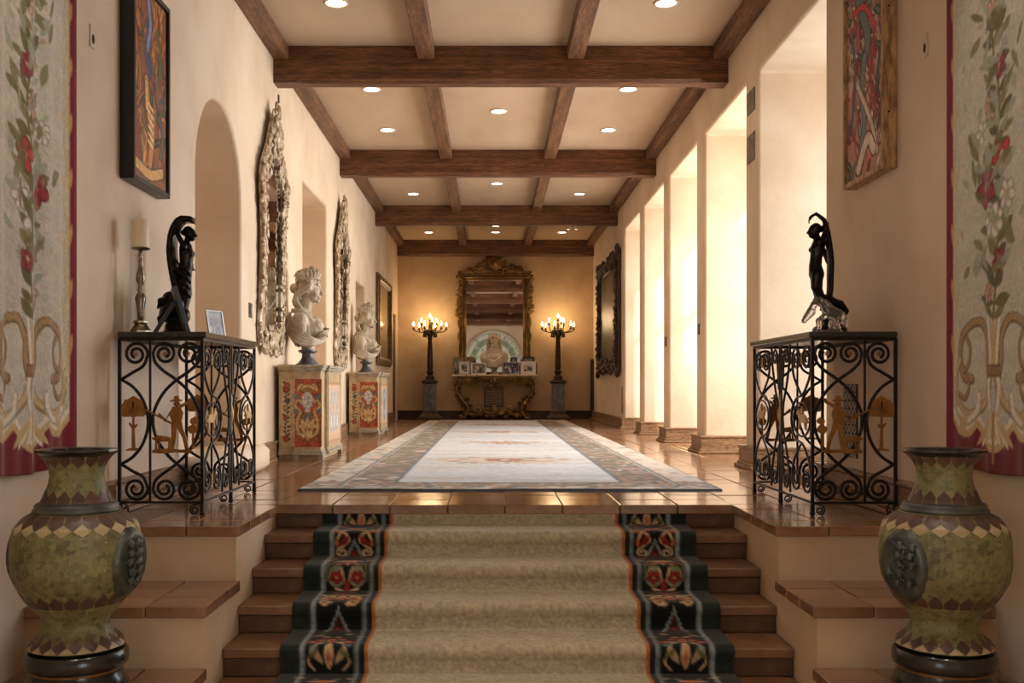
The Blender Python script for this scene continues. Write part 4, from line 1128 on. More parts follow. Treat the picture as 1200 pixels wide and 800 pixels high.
# photo frames
PHOTOM = paint_mat('photo_print', .3, spec=.5)
FBLK = mat('frame_black', [(.4, (12,12,12)), (.7, (22,22,21))], 12, rough=.4)
FSIL = mat('frame_silver', [(.3, (128,122,112)), (.7, (186,180,168))], 9, rough=.3, metal=.8)
FGOLD = mat('frame_gold', [(.3, (120,92,50)), (.7, (176,144,90))], 12, rough=.35, metal=.7)
FWHT = mat('frame_white', [(.3, (196,186,168)), (.7, (222,214,198))], 12, rough=.4)
def photo_canvas(w, h, seed, base, pal):
    cv = Canvas(w, h, 28, 28, base); R = np.random.RandomState(seed)
    for k in range(14):
        x, y = w*R.uniform(.1, .9), h*R.uniform(.1, .6); c_ = pal[R.randint(len(pal))]
        cv.ell(x, y, w*R.uniform(.05, .12), h*R.uniform(.10, .25), c_); cv.ell(x, y+h*.22, w*.05, h*.06, (190,150,120))
    return cv
def photo_frame(loc, rotz, w, h, fm, label, lean=.22, b=.018, dep=.014, seed=1, base=(120,120,124), pal=((60,60,70), (200,196,190), (120,90,70)), name='framed_photograph', group=None, matte=None, stw=1.0, stl=.30):
    """stands on its lower edge, front towards local -y, leans back, strut behind"""
    t = thing(name, label, 'photograph', loc, rotz, group)
    M = Matrix.Rotation(-lean, 4, 'X')
    def bb(x0, x1, y0, y1, z0, z1):
        m = MB(); m.M = M; m.box(x0, x1, y0, y1, z0, z1, .002); return m
    lift = dep*math.sin(lean)
    for x0, x1, z0, z1 in ((-w/2, -w/2+b, 0, h), (w/2-b, w/2, 0, h), (-w/2+b, w/2-b, 0, b), (-w/2+b, w/2-b, h-b, h)):
        bb(x0, x1, -dep, 0, z0, z1).build('frame_rail', fm, t, loc=(0, 0, lift*0))
    bb(-w/2+b*.5, w/2-b*.5, -dep*.5, -.001, b*.5, h-b*.5).build('backing', FBLK, t)
    cv = photo_canvas(w-2*b, h-2*b, seed, base, pal)
    if matte:
        e = .16*cv.w; mm = (cv.X < e) | (cv.X > cv.w-e) | (cv.Y < e) | (cv.Y > cv.h-e); cv.a[mm] = matte
    me = cv.mesh('photograph', lambda u, v: (u-cv.w/2, np.zeros_like(u)-dep*.56, v+b), PHOTOM, False); me.transform(M)
    inst(me, 'photograph', t)
    top = M @ Vector((0, 0, h*.72)); yb = top.y+h*stl
    s_ = MB(); s_.prism([(-.02*h/.2*stw, 0), (.02*h/.2*stw, 0), (.012*h/.2*stw, 1), (-.012*h/.2*stw, 1)], .004*stw*stw)
    d = Vector((0, yb-top.y, -top.z)); L = d.length
    s_.v = [(x, top.y+(yb-top.y)*(1-z)+y, top.z*z) for x, y, z in s_.v]
    s_.build('easel_strut', FBLK, t)
    return t
photo_frame((-1.80, 6.02, CT), PI/2+.36, .20, .285, FBLK, 'black easel photo frame seen edge-on in front of the veiled bronze', .28, .02, .026, 3, stw=2.6, stl=.42)
photo_frame((-1.800, 6.72, CT), PI/2-.55, .145, .200, FSIL, 'silver photo frame on the end of the iron console near the arched niche', .20, .012, .012, 5, (196,196,196), ((150,160,170), (220,214,206), (170,150,140)))

# glass horse
gmat, nt_, b_ = new_mat('clear_crystal')
b_.inputs['Base Color'].default_value = (.95, .97, .97, 1); b_.inputs['Roughness'].default_value = .03; b_.inputs['IOR'].default_value = 1.5; b_.inputs['Transmission Weight'].default_value = .93
tn = noise(nt_, coords(nt_), 60, 2); bump(nt_, b_, tn, .25, .004)
t = thing('glass_horse', 'clear crystal rearing horse with arched neck before the dancing bronze', 'figurine', (1.90, 5.86, CT))
m = MB()
m.limb([(-.112, 0, .072), (-.095, 0, .095), (-.070, 0, .125)], [.016, .022, .028]); m.limb([(-.072, 0, .118), (-.055, 0, .165), (-.025, 0, .185), (.005, 0, .165), (.030, 0, .125)], [.022, .022, .026, .032, .040])
m.limb([(.030, 0, .125), (.060, 0, .11), (.085, 0, .10)], [.040, .040, .038])
for q in (-1, 1):
    m.limb([(.088, q*.018, .09), (.072, q*.02, .055), (.088, q*.02, .03), (.078, q*.02, .006)], [.022, .014, .010, .010]); m.ell((.074, q*.02, .008), (.016, .010, .008))
    m.limb([(.01, q*.018, .10), (-.030, q*.022, .075), (-.025, q*.022, .035)], [.018, .012, .009]); m.ell((-.028, q*.022, .03), (.012, .009, .009))
    m.limb([(-.062, q*.012, .14), (-.060, q*.014, .168)], [.008, .003], 6)
for k in range(5): m.ell((-.045+.022*k, 0, .190-.008*k*k*.5), (.018, .008, .018))
m.limb([(.11, 0, .11), (.13, 0, .08), (.125, 0, .03)], [.014, .012, .006]); m.ell((.03, 0, .01), (.09, .04, .010)); m.limb([(.05, 0, .09), (.045, 0, .02)], [.02, .016])
m.sculpt('crystal_body', gmat, t, .006, 2)

# ------------------------------------------------------------------ marble busts
STONE = mat('aged_marble', [(.28, (140,124,102)), (.5, (178,162,138)), (.72, (204,190,168))], 7, rough=.5, bmp=.1, bscale=30)
SOCLE = mat('grey_socle', [(.3, (58,58,60)), (.55, (92,92,94)), (.75, (134,132,130))], 12, rough=.3, detail=7)
def bust_lady(loc, label, group=None):
    t = thing('marble_bust', label, 'bust', loc, 0, group)
    rg = random.Random(3); m = MB()
    m.ell((.01, 0, .40), (.125, .185, .17)); m.ell((.085, 0, .40), (.11, .15, .12)); m.ell((.03, 0, .26), (.085, .12, .10)); m.limb([(.035, 0, .165), (.03, 0, .25)], [.066, .08])
    for q in (-1, 1):
        m.ell((-.02, q*.165, .455), (.085, .075, .09)); m.ell((-.015, q*.20, .37), (.07, .05, .11)); m.ell((.130, q*.068, .415), (.062, .060, .062))
        m.limb([(-.02, q*.06, .545), (-.02, q*.14, .50)], [.06, .06])
    m.limb([(-.015, 0, .50), (.000, 0, .58), (.025, 0, .67)], [.085, .068, .064])
    # draped mantle: folds sweeping from the far shoulder round to the front point
    for k in range(5):
        o = k*.042
        m.limb(crv([(-.135, -.09, .535-o), (-.10, -.195, .47-o*1.1), (-.01, -.222, .375-o*.9), (.10, -.185, .285-o*.45), (.17, -.10, .265-o*.2), (.215, -.01, .30-o*.2)], 4), [.016]*17+[.014, .012, .010, .007], 7)
    m.limb(crv([(-.10, -.10, .565), (.00, -.15, .545), (.09, -.12, .47), (.165, -.03, .375), (.20, .03, .33)], 4), [.026]*17, 7)
    for k in range(4):
        o = k*.036
        m.limb(crv([(-.10, .1, .55-o*.3), (.02, .16, .53-o), (.12, .15, .45-o), (.22, .07, .385-o*.7)], 4), [.015]*13, 7)
    for k in range(6): m.limb(crv([(-.15, -.12+.05*k, .50), (-.15, -.12+.05*k, .36), (-.07, -.09+.035*k, .21)], 4), [.015]*9, 7)
    m.ell((.175, .0, .33), (.085, .12, .018), (0, -.5, 0)); m.ell((.17, -.03, .275), (.07, .10, .016), (0, -.4, 0)); m.limb([(.20, -.09, .33), (.252, .0, .372), (.235, .10, .39)], [.010, .011, .010])
    # head in profile
    m.ell((.035, 0, .805), (.112, .088, .125)); m.ell((.085, 0, .765), (.078, .070, .095)); m.ell((.078, 0, .700), (.066, .056, .050)); m.ell((.132, 0, .668), (.024, .026, .020))
    m.limb([(.152, 0, .815), (.168, 0, .775), (.184, 0, .742)], [.012, .013, .017], 8); m.ell((.170, .012, .738), (.012, .010, .009)); m.ell((.170, -.012, .738), (.012, .010, .009))
    m.ell((.152, 0, .711), (.014, .028, .008)); m.ell((.150, 0, .697), (.014, .025, .009)); m.ell((.144, 0, .836), (.020, .062, .014))
    for q in (-1, 1):
        m.ell((.139, q*.034, .784), (.013, .017, .010)); m.ell((.110, q*.050, .742), (.034, .022, .030)); m.ell((.040, q*.084, .765), (.020, .010, .030))
    # waved hair, knot and locks falling on the neck
    for k in range(90):
        a = rg.uniform(-PI, PI); b = rg.uniform(-.25, 1.45)
        d = Vector((math.cos(b)*math.cos(a), math.cos(b)*math.sin(a), math.sin(b)))
        if d.x > .55 and d.z < .35: continue
        p = Vector((.022+d.x*.118, d.y*.094, .825+d.z*.128)); r = rg.uniform(.020, .032); m.ell(p, (r*1.3, r*.9, r*.8), (rg.uniform(0, 3), rg.uniform(0, 3), rg.uniform(0, 3)), 8, 6)
    for q in (-1, 1):
        for j in range(3): m.limb(crv([(.12-.01*j, q*.05, .86+.012*j), (.07, q*(.092+.006*j), .835-.015*j), (.0, q*.10, .79-.02*j), (-.07, q*.075, .745-.02*j)], 4), [.016]*13, 7)
        for j in range(3): m.limb(crv([(-.075, q*.05, .75), (-.10+.02*j, q*(.07+.01*j), .66), (-.075+.025*j, q*(.06+.02*j), .60), (-.06+.03*j, q*.08, .55-.02*j)], 4), [.021, .02, .022, .019, .021, .019, .022, .018, .02, .017, .018, .014, .010], 7)
    m.ell((-.105, 0, .80), (.05, .06, .055))
    # crown of hair and a wreath of leaves
    m.ell((.02, 0, .905), (.105, .088, .085)); m.ell((.075, 0, .985), (.045, .05, .05))
    for k in range(40):
        a = rg.uniform(-PI, PI); b = rg.uniform(.1, 1.4); m.ell((.02+.108*math.cos(b)*math.cos(a), .092*math.cos(b)*math.sin(a), .915+.08*math.sin(b)), (.030, .020, .016), (rg.uniform(0, 3), rg.uniform(0, 3), a), 8, 6)
    for k in range(17):
        a = -2.3+4.6*k/16; ca, sa = math.cos(a), math.sin(a); r0 = .120; h = .030+.026*max(ca, 0)+rg.uniform(-.006, .012)
        px, py = .028+r0*ca, .100*sa
        m.limb([(px-.01*ca, py-.01*sa, .895), (px+.012*ca, py+.012*sa, .915+h*.6), (px-.004*ca, py, .93+h*1.2)], [.013, .017, .006], 7)
        m.limb([(px, py, .90), (px+.016*ca-.02*sa, py+.012*sa+.02*ca, .885)], [.012, .006], 6)
    m.sculpt('bust', STONE, t, .0062, 1)
    MB().lathe([(.118, 0), (.120, .020), (.108, .030), (.098, .034), (.085, .050), (.066, .075), (.058, .105), (.062, .130), (.090, .142), (.096, .150), (.094, .162), (.07, .170)], 28).build('socle', SOCLE, t, 'auto', loc=(.03, 0, 0))
    return t
CABH = .935
b1 = bust_lady((-1.93, 10.58, CABH), 'wreathed marble bust of a woman on the commode nearest the arched niche', 'pair of wreathed busts on commodes')
b2 = copy_tree(b1); b2.location = (-1.93, 15.52, CABH); b2.scale = (1.0, 1.0, 1.04); b2.rotation_euler = (0, 0, -.12); b2['label'] = 'wreathed marble bust of a woman on the commode next to the gold-framed glazed picture'

def bust_man(loc):
    t = thing('marble_bust', 'pale bust of a man with long curls in front of the end mirror', 'bust', loc)
    rg = random.Random(8); m = MB()
    m.ell((0, 0, .36), (.24, .13, .17)); m.ell((0, -.05, .34), (.17, .11, .14)); m.ell((0, 0, .24), (.12, .09, .10)); m.limb([(0, 0, .16), (0, 0, .22)], [.07, .08])
    for q in (-1, 1): m.ell((q*.22, 0, .38), (.105, .10, .12)); m.limb([(q*.07, 0, .52), (q*.2, 0, .45)], [.08, .08])
    m.limb([(0, .01, .46), (0, .01, .62)], [.12, .105]); m.ell((0, .03, .72), (.112, .085, .15)); m.ell((0, .04, .56), (.14, .075, .11))
    for k in range(7): m.limb(crv([(-.29+.01*k, -.04, .42-.03*k), (-.15, -.15, .33-.025*k), (.02, -.165, .30-.02*k), (.17, -.13, .40-.03*k), (.28, -.04, .47-.03*k)], 4), [.020]*17, 7)
    m.ell((0, -.01, .78), (.095, .112, .135)); m.ell((0, -.045, .72), (.075, .078, .085)); m.ell((0, -.105, .655), (.028, .025, .022))
    m.limb([(0, -.118, .80), (0, -.135, .765), (0, -.148, .735)], [.012, .013, .018], 8); m.ell((0, -.118, .700), (.03, .014, .009)); m.ell((0, -.115, .685), (.026, .014, .009)); m.ell((0, -.105, .825), (.07, .02, .014))
    for q in (-1, 1):
        m.ell((q*.036, -.105, .778), (.018, .013, .010)); m.ell((q*.05, -.085, .73), (.025, .03, .03))
        for k in range(34):
            z = rg.uniform(.46, .90); w_ = .092+.050*math.sin((.92-z)/.46*2.6)
            m.ell((q*(w_+rg.uniform(-.02, .02)), rg.uniform(-.055, .07), z), (.030, .030, .034), (rg.uniform(0, 3),)*3, 8, 6)
    for k in range(40):
        a = rg.uniform(-PI, PI); b = rg.uniform(.35, 1.5)
        p = (math.cos(b)*math.sin(a)*.098, -.01-math.cos(b)*math.cos(a)*.118, .785+math.sin(b)*.12); m.ell(p, (.036, .034, .03), (a, b, 0), 8, 6)
    m.sculpt('bust', STONE, t, .0105, 1)
    MB().lathe([(.105, 0), (.106, .02), (.09, .035), (.065, .07), (.058, .10), (.07, .13), (.088, .145), (.086, .16), (.06, .168)], 28).build('socle', STONE, t, 'auto')
bust_man((.062, 22.86, 1.0))

# ------------------------------------------------------------------ painted commodes
CABW = mat('cream_paint_wood', [(.3, (160,134,98)), (.6, (188,164,128)), (.8, (206,186,154))], 9, rough=.4, bmp=.1, bscale=30)
CABG = mat('silver_grey_moulding', [(.3, (150,138,120)), (.7, (192,182,164))], 12, rough=.35, metal=.2)
CABP = paint_mat('painted_panel', .4, bmp=.1, spec=.4)
def rose_strip():
    cv = Canvas(.125, .66, 30, 130, (190,164,124)); R = np.random.RandomState(4)
    cv.stroke([tuple(p) for p in crv([(.06, .04), (.05, .2), (.07, .35), (.055, .5), (.065, .62)], 8)], .006, (62,60,46))
    for k in range(26):
        y = .06+.022*k; cv.leaf(.06, y, R.uniform(.03, .05), .018, PI/2+(1 if k % 2 else -1)*R.uniform(.7, 1.4), [(52,56,50), (74,78,60)][k % 2])
    cv.mottle(.2, (50, 10), 5)
    for x, y, r, c_ in ((.06, .56, .036, (150,62,44)), (.066, .60, .03, (176,86,62)), (.055, .08, .034, (160,74,54)), (.05, .28, .024, (150,80,50)), (.07, .45, .026, (70,78,92))): cv.flower(x, y, r, c_, tuple(min(255, c*1.25) for c in c_), 7)
    cv.mottle(.15, (40, 10), 1); return cv
def red_panel():
    cv = Canvas(.275, .66, 70, 160, (146,62,38)); cx = .1375
    cv.mottle(.5, (30, 12), 6); cv.mottle(.3, (9, 4), 5)
    cv.rect(0, .012, 0, .66, (206,190,160)); cv.rect(.263, .275, 0, .66, (140,50,36))
    TAN, DT, GRY, BLU = (196,164,112), (142,108,66), (196,196,190), (92,98,106)
    for q in (-1, 1):
        for pts, w_ in (([(cx+q*.03, .10), (cx+q*.09, .14), (cx+q*.10, .24), (cx+q*.07, .33)], .030), ([(cx+q*.07, .35), (cx+q*.12, .40), (cx+q*.09, .46), (cx+q*.06, .43)], .022), ([(cx, .08), (cx+q*.04, .16), (cx+q*.05, .26)], .03), ([(cx+q*.02, .58), (cx+q*.07, .60), (cx+q*.09, .55)], .028)):
            p = [tuple(z) for z in crv(pts, 6)]; cv.stroke(p, w_*1.3, DT); cv.stroke(p, w_*.8, TAN)
        cv.leaf(cx+q*.07, .47, .09, .05, .5 if q > 0 else PI-.5, BLU); cv.leaf(cx+q*.08, .36, .08, .05, -.3 if q > 0 else PI+.3, BLU)
    cv.ell(cx, .57, .07, .035, TAN); cv.ell(cx, .55, .05, .03, DT)
    cv.ell(cx, .45, .062, .085, (150,150,148)); cv.ell(cx, .455, .054, .076, GRY); cv.leaf(cx, .40, .09, .05, -PI/2, GRY)
    for q in (-1, 1): cv.ell(cx+q*.022, .47, .010, .006, (120,118,114))
    cv.stroke([(cx, .47), (cx, .44)], .006, (150,148,142)); cv.stroke([(cx-.015, .415), (cx+.015, .415)], .006, (150,110,100))
    cv.ell(cx, .27, .055, .07, (112,96,72)); cv.flower(cx, .27, .04, BLU, (150,60,50), 5)
    for k in range(5): cv.leaf(cx, .18, .12, .035, PI*(.1+.2*k), TAN)
    for k in range(5): cv.leaf(cx, .10, .08, .03, PI*(.1+.2*k), (204,178,134))
    R = np.random.RandomState(3)
    for k in range(60): cv.leaf(R.rand()*.275, R.rand()*.66, .03, .010, R.rand()*6.3, [(120,50,34), (176,140,92), (96,84,64)][R.randint(3)], .6)
    cv.mottle(.45, (60, 26), 8); cv.a = cv.a*.86+np.array((150,120,90))*.14
    return cv
def front_panel(oval):
    cv = Canvas(.80, .62, 90, 80, (206,170,138)); cv.mottle(.12, (12, 14), 2)
    cv.rect(0, .8, 0, .03, (170,130,96)); cv.rect(0, .8, .59, .62, (170,130,96))
    for cx in (.2, .4, .6):
        if oval and cx == .4:
            cv.ell(cx, .31, .15, .24, (96,104,116)); cv.ell(cx, .31, .11, .19, (176,180,182)); cv.flower(cx, .31, .09, (120,126,134), (200,196,190), 7); continue
        for k in range(10): cv.leaf(cx, .10+.045*k, .11, .035, PI/2+(1 if k % 2 else -1)*1.0, [(178,182,184), (206,206,202), (140,146,152)][k % 3])
        cv.ring(cx, .22, .07, .09, .02, (150,156,162)); cv.ell(cx, .22, .045, .06, (206,204,198)); cv.ell(cx, .45, .05, .07, (160,166,172))
    return cv
def commode(loc, label, oval):
    t = thing('painted_commode', label, 'cabinet', loc, 0, 'pair of painted commodes along the left wall')
    D, L, H = .455, 1.30, CABH
    MB().box(.012, .17, .02, L-.02, .10, H-.06).build('rear_body', CABW, t)
    MB().box(.165, D-.03, -.0, L, .10, H-.06, .004).build('body', CABW, t)
    MB().box(D-.035, D, .22, L-.22, .10, H-.06, .004).build('breakfront', CABW, t)
    for nm, o_ in (('top_moulding', [(H-.075, H-.055, .008), (H-.055, H-.030, .022), (H-.030, H, .034)]), ('base_moulding', [(.055, .085, .020), (.085, .105, .010)])):
        for p_ in range(3):
            m = MB()
            for z0, z1, p in o_:
                if p_ == 0: m.box(.006, .165, .02-p, L-.02+p, z0, z1, .004)
                elif p_ == 1: m.box(.150, D-.03+p, -p, L+p, z0, z1-.0006, .004)
                else: m.box(.25, D+p, .22-p, L-.22+p, z0, z1-.0012, .004)
            m.build(nm, CABG if p_ else CABW, t)
    foot = MB().prism([(0, .056), (.17, .056), (.15, .045), (.07, .04), (.05, 0), (0, 0)], .05, 'yz')
    fm_ = foot.mesh('bracket_foot', CABG)
    for x in (D-.035, .18):
        inst(fm_, 'bracket_foot', t, (x, .0, 0)); inst(fm_, 'bracket_foot', t, (x, L, 0), scale=(1, -1, 1))
    MB().box(.012, .4, .03, L-.03, .0, .056).build('plinth', CABW, t)
    def ends(cv, x0, y, nm):
        me = cv.mesh(nm, lambda u, v: (x0+u, np.zeros_like(u)+y, .135+v), CABP); inst(me, nm, t)
    ends(rose_strip(), .028, .0175, 'rose_panel'); ends(red_panel(), .158, -.0035, 'mask_panel')
    cv = front_panel(oval); inst(cv.mesh('front_panel', lambda u, v: (np.zeros_like(u)+D+.003, .25+u, .15+v), CABP), 'front_panel', t)
    for y0, y1 in ((.232, .246), (1.054, 1.068)): MB().box(D-.002, D+.010, y0, y1, .12, H-.08, .002).build('stile', CABG, t)
    return t
commode((XL+.035, 9.96, 0), 'painted commode with roses and red mask panel nearest the arched niche', False)
commode((XL+.035, 14.88, 0), 'painted commode with roses and red mask panel nearest the gold-framed glazed picture', True)

# ------------------------------------------------------------------ mirrors with carved frames
mm, nt_, mb = new_mat('mirror_glass')
mb.inputs['Base Color'].default_value = (.82, .82, .80, 1); mb.inputs['Metallic'].default_value = 1; mb.inputs['Roughness'].default_value = .02
MIRG = mm
SILVGILT = mat('worn_silver_gilt', [(.28, (116,92,66)), (.5, (178,156,126)), (.72, (216,200,174))], 16, rough=.45, metal=.25, bmp=.3, bscale=50)
def carved_mirror(loc, label):
    """wall mirror facing +x; outline in (y,z), y 0..W"""
    t = thing('carved_mirror', label, 'mirror', loc, 0, 'pair of carved mirrors on the left wall')
    W, H = 1.22, 2.30; c = W/2; rg = random.Random(5)
    half = [(0, .0), (.30, -.0), (.46, .06), (.54, .20), (.50, .50), (.47, .9), (.50, 1.25), (.56, 1.50), (.55, 1.66), (.44, 1.80), (.30, 1.95), (.20, 2.12), (.08, 2.26), (0, 2.32)]
    hin = [(0, .22), (.24, .22), (.36, .28), (.36, .50), (.345, .9), (.36, 1.3), (.38, 1.5), (.33, 1.62), (.20, 1.72), (.10, 1.84), (0, 1.88)]
    def full(h, n=5):
        r = [tuple(p) for p in crv(h, n)]; return [(c+a, b) for a, b in r]+[(c-a, b) for a, b in reversed(r[1:-1])]
    out = full(half); inn = full(hin)
    def ring_pts(poly, n):
        P = np.array(poly+[poly[0]]); L = np.r_[0, np.cumsum(np.hypot(*np.diff(P, axis=0).T))]; s_ = np.linspace(0, L[-1], n, endpoint=False)
        return np.stack([np.interp(s_, L, P[:, 0]), np.interp(s_, L, P[:, 1])], 1)
    # flat moulded frame: rings lofted from outer edge to sight edge
    n = 160; ctr = np.array([c, 1.05])
    def radial(poly, k):
        P = np.array(poly+[poly[0]]); ang = np.unwrap(np.arctan2(P[:, 1]-ctr[1], P[:, 0]-ctr[0])); a0 = ang[0]
        th = a0+np.linspace(0, 2*PI, k, endpoint=False)*np.sign(ang[-1]-ang[0])
        R = np.hypot(P[:, 0]-ctr[0], P[:, 1]-ctr[1]); o = np.argsort(ang); return th, np.interp(np.where(th < ang.min(), th+2*PI, np.where(th > ang.max(), th-2*PI, th)), ang[o], R[o])
    th, Ro = radial(out, n); th2, Ri = radial(inn, n)
    def pt(k, f, x):
        r = Ro[k]*(1-f)+Ri[k]*f; return (x, ctr[0]+r*math.cos(th[k]), ctr[1]+r*math.sin(th[k]))
    prof = [(0, .0), (0, .022), (.2, .042), (.5, .026), (.8, .040), (1, .028), (1, .008)]
    v = []; f_ = []
    for k in range(n):
        for f, x in prof: v.append(pt(k, f, x))
    q = len(prof)
    for k in range(n):
        j = (k+1) % n
        for i in range(q-1): f_.append((k*q+i, k*q+i+1, j*q+i+1, j*q+i))
    MB().add(v, f_).build('frame', SILVGILT, t, True)
    g = MB(); g.add([pt(k, 1, .010) for k in range(n)], [tuple(range(n))]); g.build('mirror_glass', MIRG, t)
    # carved foliage all round, plus crest
    m = MB()
    for k in range(0, n, 1):
        for rep in range(3):
            fr = rg.choice((-.06, .0, .08, .3, .6, .95, 1.02)); p = pt(k, fr+rg.uniform(-.06, .06), .036+rg.uniform(-.010, .010))
            a = rg.uniform(0, PI); s_ = rg.uniform(.016, .034); m.ell(p, (s_*.5, s_*1.5, s_*.7), (a, 0, 0), 7, 5)
    for k in range(46):
        y = rg.uniform(-.20, .20); z = rg.uniform(1.86, 2.34-abs(y)*1.4); m.ell((.036+rg.uniform(0, .02), c+y, z), (.018, .05, .026), (rg.uniform(0, PI), 0, 0), 7, 5)
    for s_ in (-1, 1):
        for z0, r in ((.06, .09), (1.62, .10), (.95, .07)):
            y0 = {.06: .36, 1.62: .50, .95: .45}[z0]
            m.tube([(.042, c+s_*(y0+p[0]), z0+p[1]) for p in spiral((0, 0), 0, r, .02, 1.5, s_, 22)], .018, 6)
    for k in range(5): m.ell((.035, c+(k-2)*.07, .09-.01*abs(k-2)), (.025, .05, .05), None, 8, 6)
    m.ell((.05, c, 2.05), (.035, .085, .12)); m.ell((.05, c, 2.28), (.03, .05, .07))
    m.build('carved_foliage', SILVGILT, t, True)
    return t
m1 = carved_mirror((XL+.004, 9.14, 1.05), 'tall carved silver-gilt mirror between the arched niche and first tall doorway')
m1.rotation_euler = (0, .018, 0); m2 = copy_tree(m1); m2.location = (XL+.004, 13.62, 1.0); m2['label'] = 'tall carved silver-gilt mirror between the tall doorway and the gold-framed glazed picture'

# gold framed glazed picture, far left; dark carved picture, far right
GFR = mat('bronze_gold_frame', [(.3, (84,62,34)), (.6, (126,96,54)), (.8, (160,126,76))], 10, rough=.35, metal=.6)
dg, nt_, db = new_mat('glazed_dark_print')
db.inputs['Roughness'].default_value = .06; nt_.links.new(ramp(nt_, noise(nt_, coords(nt_), 2.5, 5), [(.3, (58,48,34)), (.6, (92,78,54)), (.8, (112,96,68))]), db.inputs['Base Color'])
t = thing('framed_picture', 'narrow glazed picture in a bronze-gold frame on the left wall near the end', 'picture', (XL+.004, 18.75, 1.13))
PWd, PHt = 2.35, 1.70
for y0, y1, z0, z1 in ((0, .16, 0, PHt), (PWd-.16, PWd, 0, PHt), (.16, PWd-.16, 0, .16), (.16, PWd-.16, PHt-.16, PHt)):
    m = MB(); m.box(0, .05, y0, y1, z0, z1, .01); m.box(.045, .075, y0+.03, y1-.03, z0+.03 if z1-z0 < .5 else z0+.03, z1-.03, .01); m.build('frame_rail', GFR, t)
MB().box(0, .03, .15, PWd-.15, .15, PHt-.15).build('glazed_print', dg, t)
DKC = mat('dark_carved_wood', [(.3, (40,28,18)), (.6, (74,54,34)), (.8, (112,86,54))], 14, rough=.45, metal=.3, bmp=.4, bscale=40)
t = thing('framed_picture', 'large dark picture in a heavy carved frame on the right wall near the end', 'picture', (XR-.004, 18.15, .98))
PWd, PHt = 3.3, 2.20; rg = random.Random(2)
for y0, y1, z0, z1 in ((0, .26, 0, PHt), (PWd-.26, PWd, 0, PHt), (.26, PWd-.26, 0, .26), (.26, PWd-.26, PHt-.26, PHt)):
    m = MB(); m.box(-.07, 0, y0, y1, z0, z1, .015); m.box(-.10, -.06, y0+.07, y1-.07, z0+.07, z1-.07, .015)
    for k in range(70): m.ell((-.095+rg.uniform(-.01, .02), rg.uniform(y0, y1), rg.uniform(z0, z1)), (.03, .05, .035), (rg.uniform(0, PI), 0, 0), 7, 5)
    m.build('frame_rail', DKC, t, 'auto')
for z in (0, PHt):
    for y in (0, PWd): m = MB(); m.ell((-.07, y, z), (.05, .09, .09)); m.build('corner_boss', DKC, t, True)
MB().box(-.03, 0, .24, PWd-.24, .24, PHt-.24).build('dark_canvas', mat('dark_oil', [(.3, (44,36,26)), (.6, (72,60,42)), (.8, (98,82,56))], 2.5, rough=.4), t)

# ------------------------------------------------------------------ end wall: pier mirror, gilt console and what stands on it
OLDG = mat('old_gold', [(.3, (92,66,34)), (.52, (124,94,52)), (.72, (160,126,74))], 5, rough=.36, metal=.7, bmp=.1, bscale=30)
MX = .07
t = thing('pier_mirror', 'tall old-gold mirror with carved cresting above the gilt console', 'mirror', (MX, YB-.012, 1.003))
rg = random.Random(12)
gw, g0, g1, fw = .64, .06, 2.12, .20
MB().box(-gw-.02, gw+.02, -.03, 0, g0-.02, g1+.02).build('mirror_glass', MIRG, t)
for s_ in (-1, 1):
    m = MB(); m.box(s_*gw, s_*(gw+.045), -.075, 0, 0, g1+.045, .012); m.box(s_*(gw+.05), s_*(gw+.12), -.055, 0, 0, g1+.03, .01); m.box(s_*(gw+.125), s_*(gw+.165), -.085, 0, 0, g1+.18, .014)
    m.build('side_rail', OLDG, t, 'auto')
    m = MB()
    for k in range(40):
        z = rg.uniform(1.3, 2.25); m.ell((s_*(gw+rg.uniform(.10, .21)), -.085, z), (.032, .03, .06), (0, rg.uniform(0, PI), 0), 7, 5)
    for k in range(12): m.ell((s_*(gw+.16+.02*math.sin(k)), -.08, 1.25-.05*k), (.03-.001*k, .025, .04), None, 7, 5)
    m.build('carved_drop', OLDG, t, True)
m = MB(); m.box(-gw-.18, gw+.18, -.075, 0, g1+.05, g1+.10, .012); m.box(-gw-.165, gw+.165, -.055, 0, g1+.10, g1+.17, .01); m.box(-gw-.20, gw+.20, -.095, 0, g1+.17, g1+.215, .014); m.box(-gw-.0, gw+.0, -.07, 0, g1, g1+.05, .01)
m.build('top_rail', OLDG, t, 'auto'); MB().box(-gw, gw, -.075, 0, 0, .06, .01).build('bottom_rail', OLDG, t)
m = MB()
for k in range(64):
    x = rg.uniform(-.62, .62); hmax = .36*math.exp(-(x/.26)**2)+.07; m.ell((x, -.08+rg.uniform(-.02, .02), g1+.20+rg.uniform(0, hmax)), (.075, .03, .035), (0, rg.uniform(0, PI), 0), 9, 6)
m.ell((0, -.08, g1+.38), (.17, .05, .16)); m.ell((0, -.11, g1+.38), (.09, .05, .09))
for s_ in (-1, 1): m.tube([(s_*.36+p[0], -.09, g1+.27+p[1]) for p in spiral((0, 0), 0, .11, .02, 1.5, s_, 20)], .025, 6)
m.build('crest', OLDG, t, True)
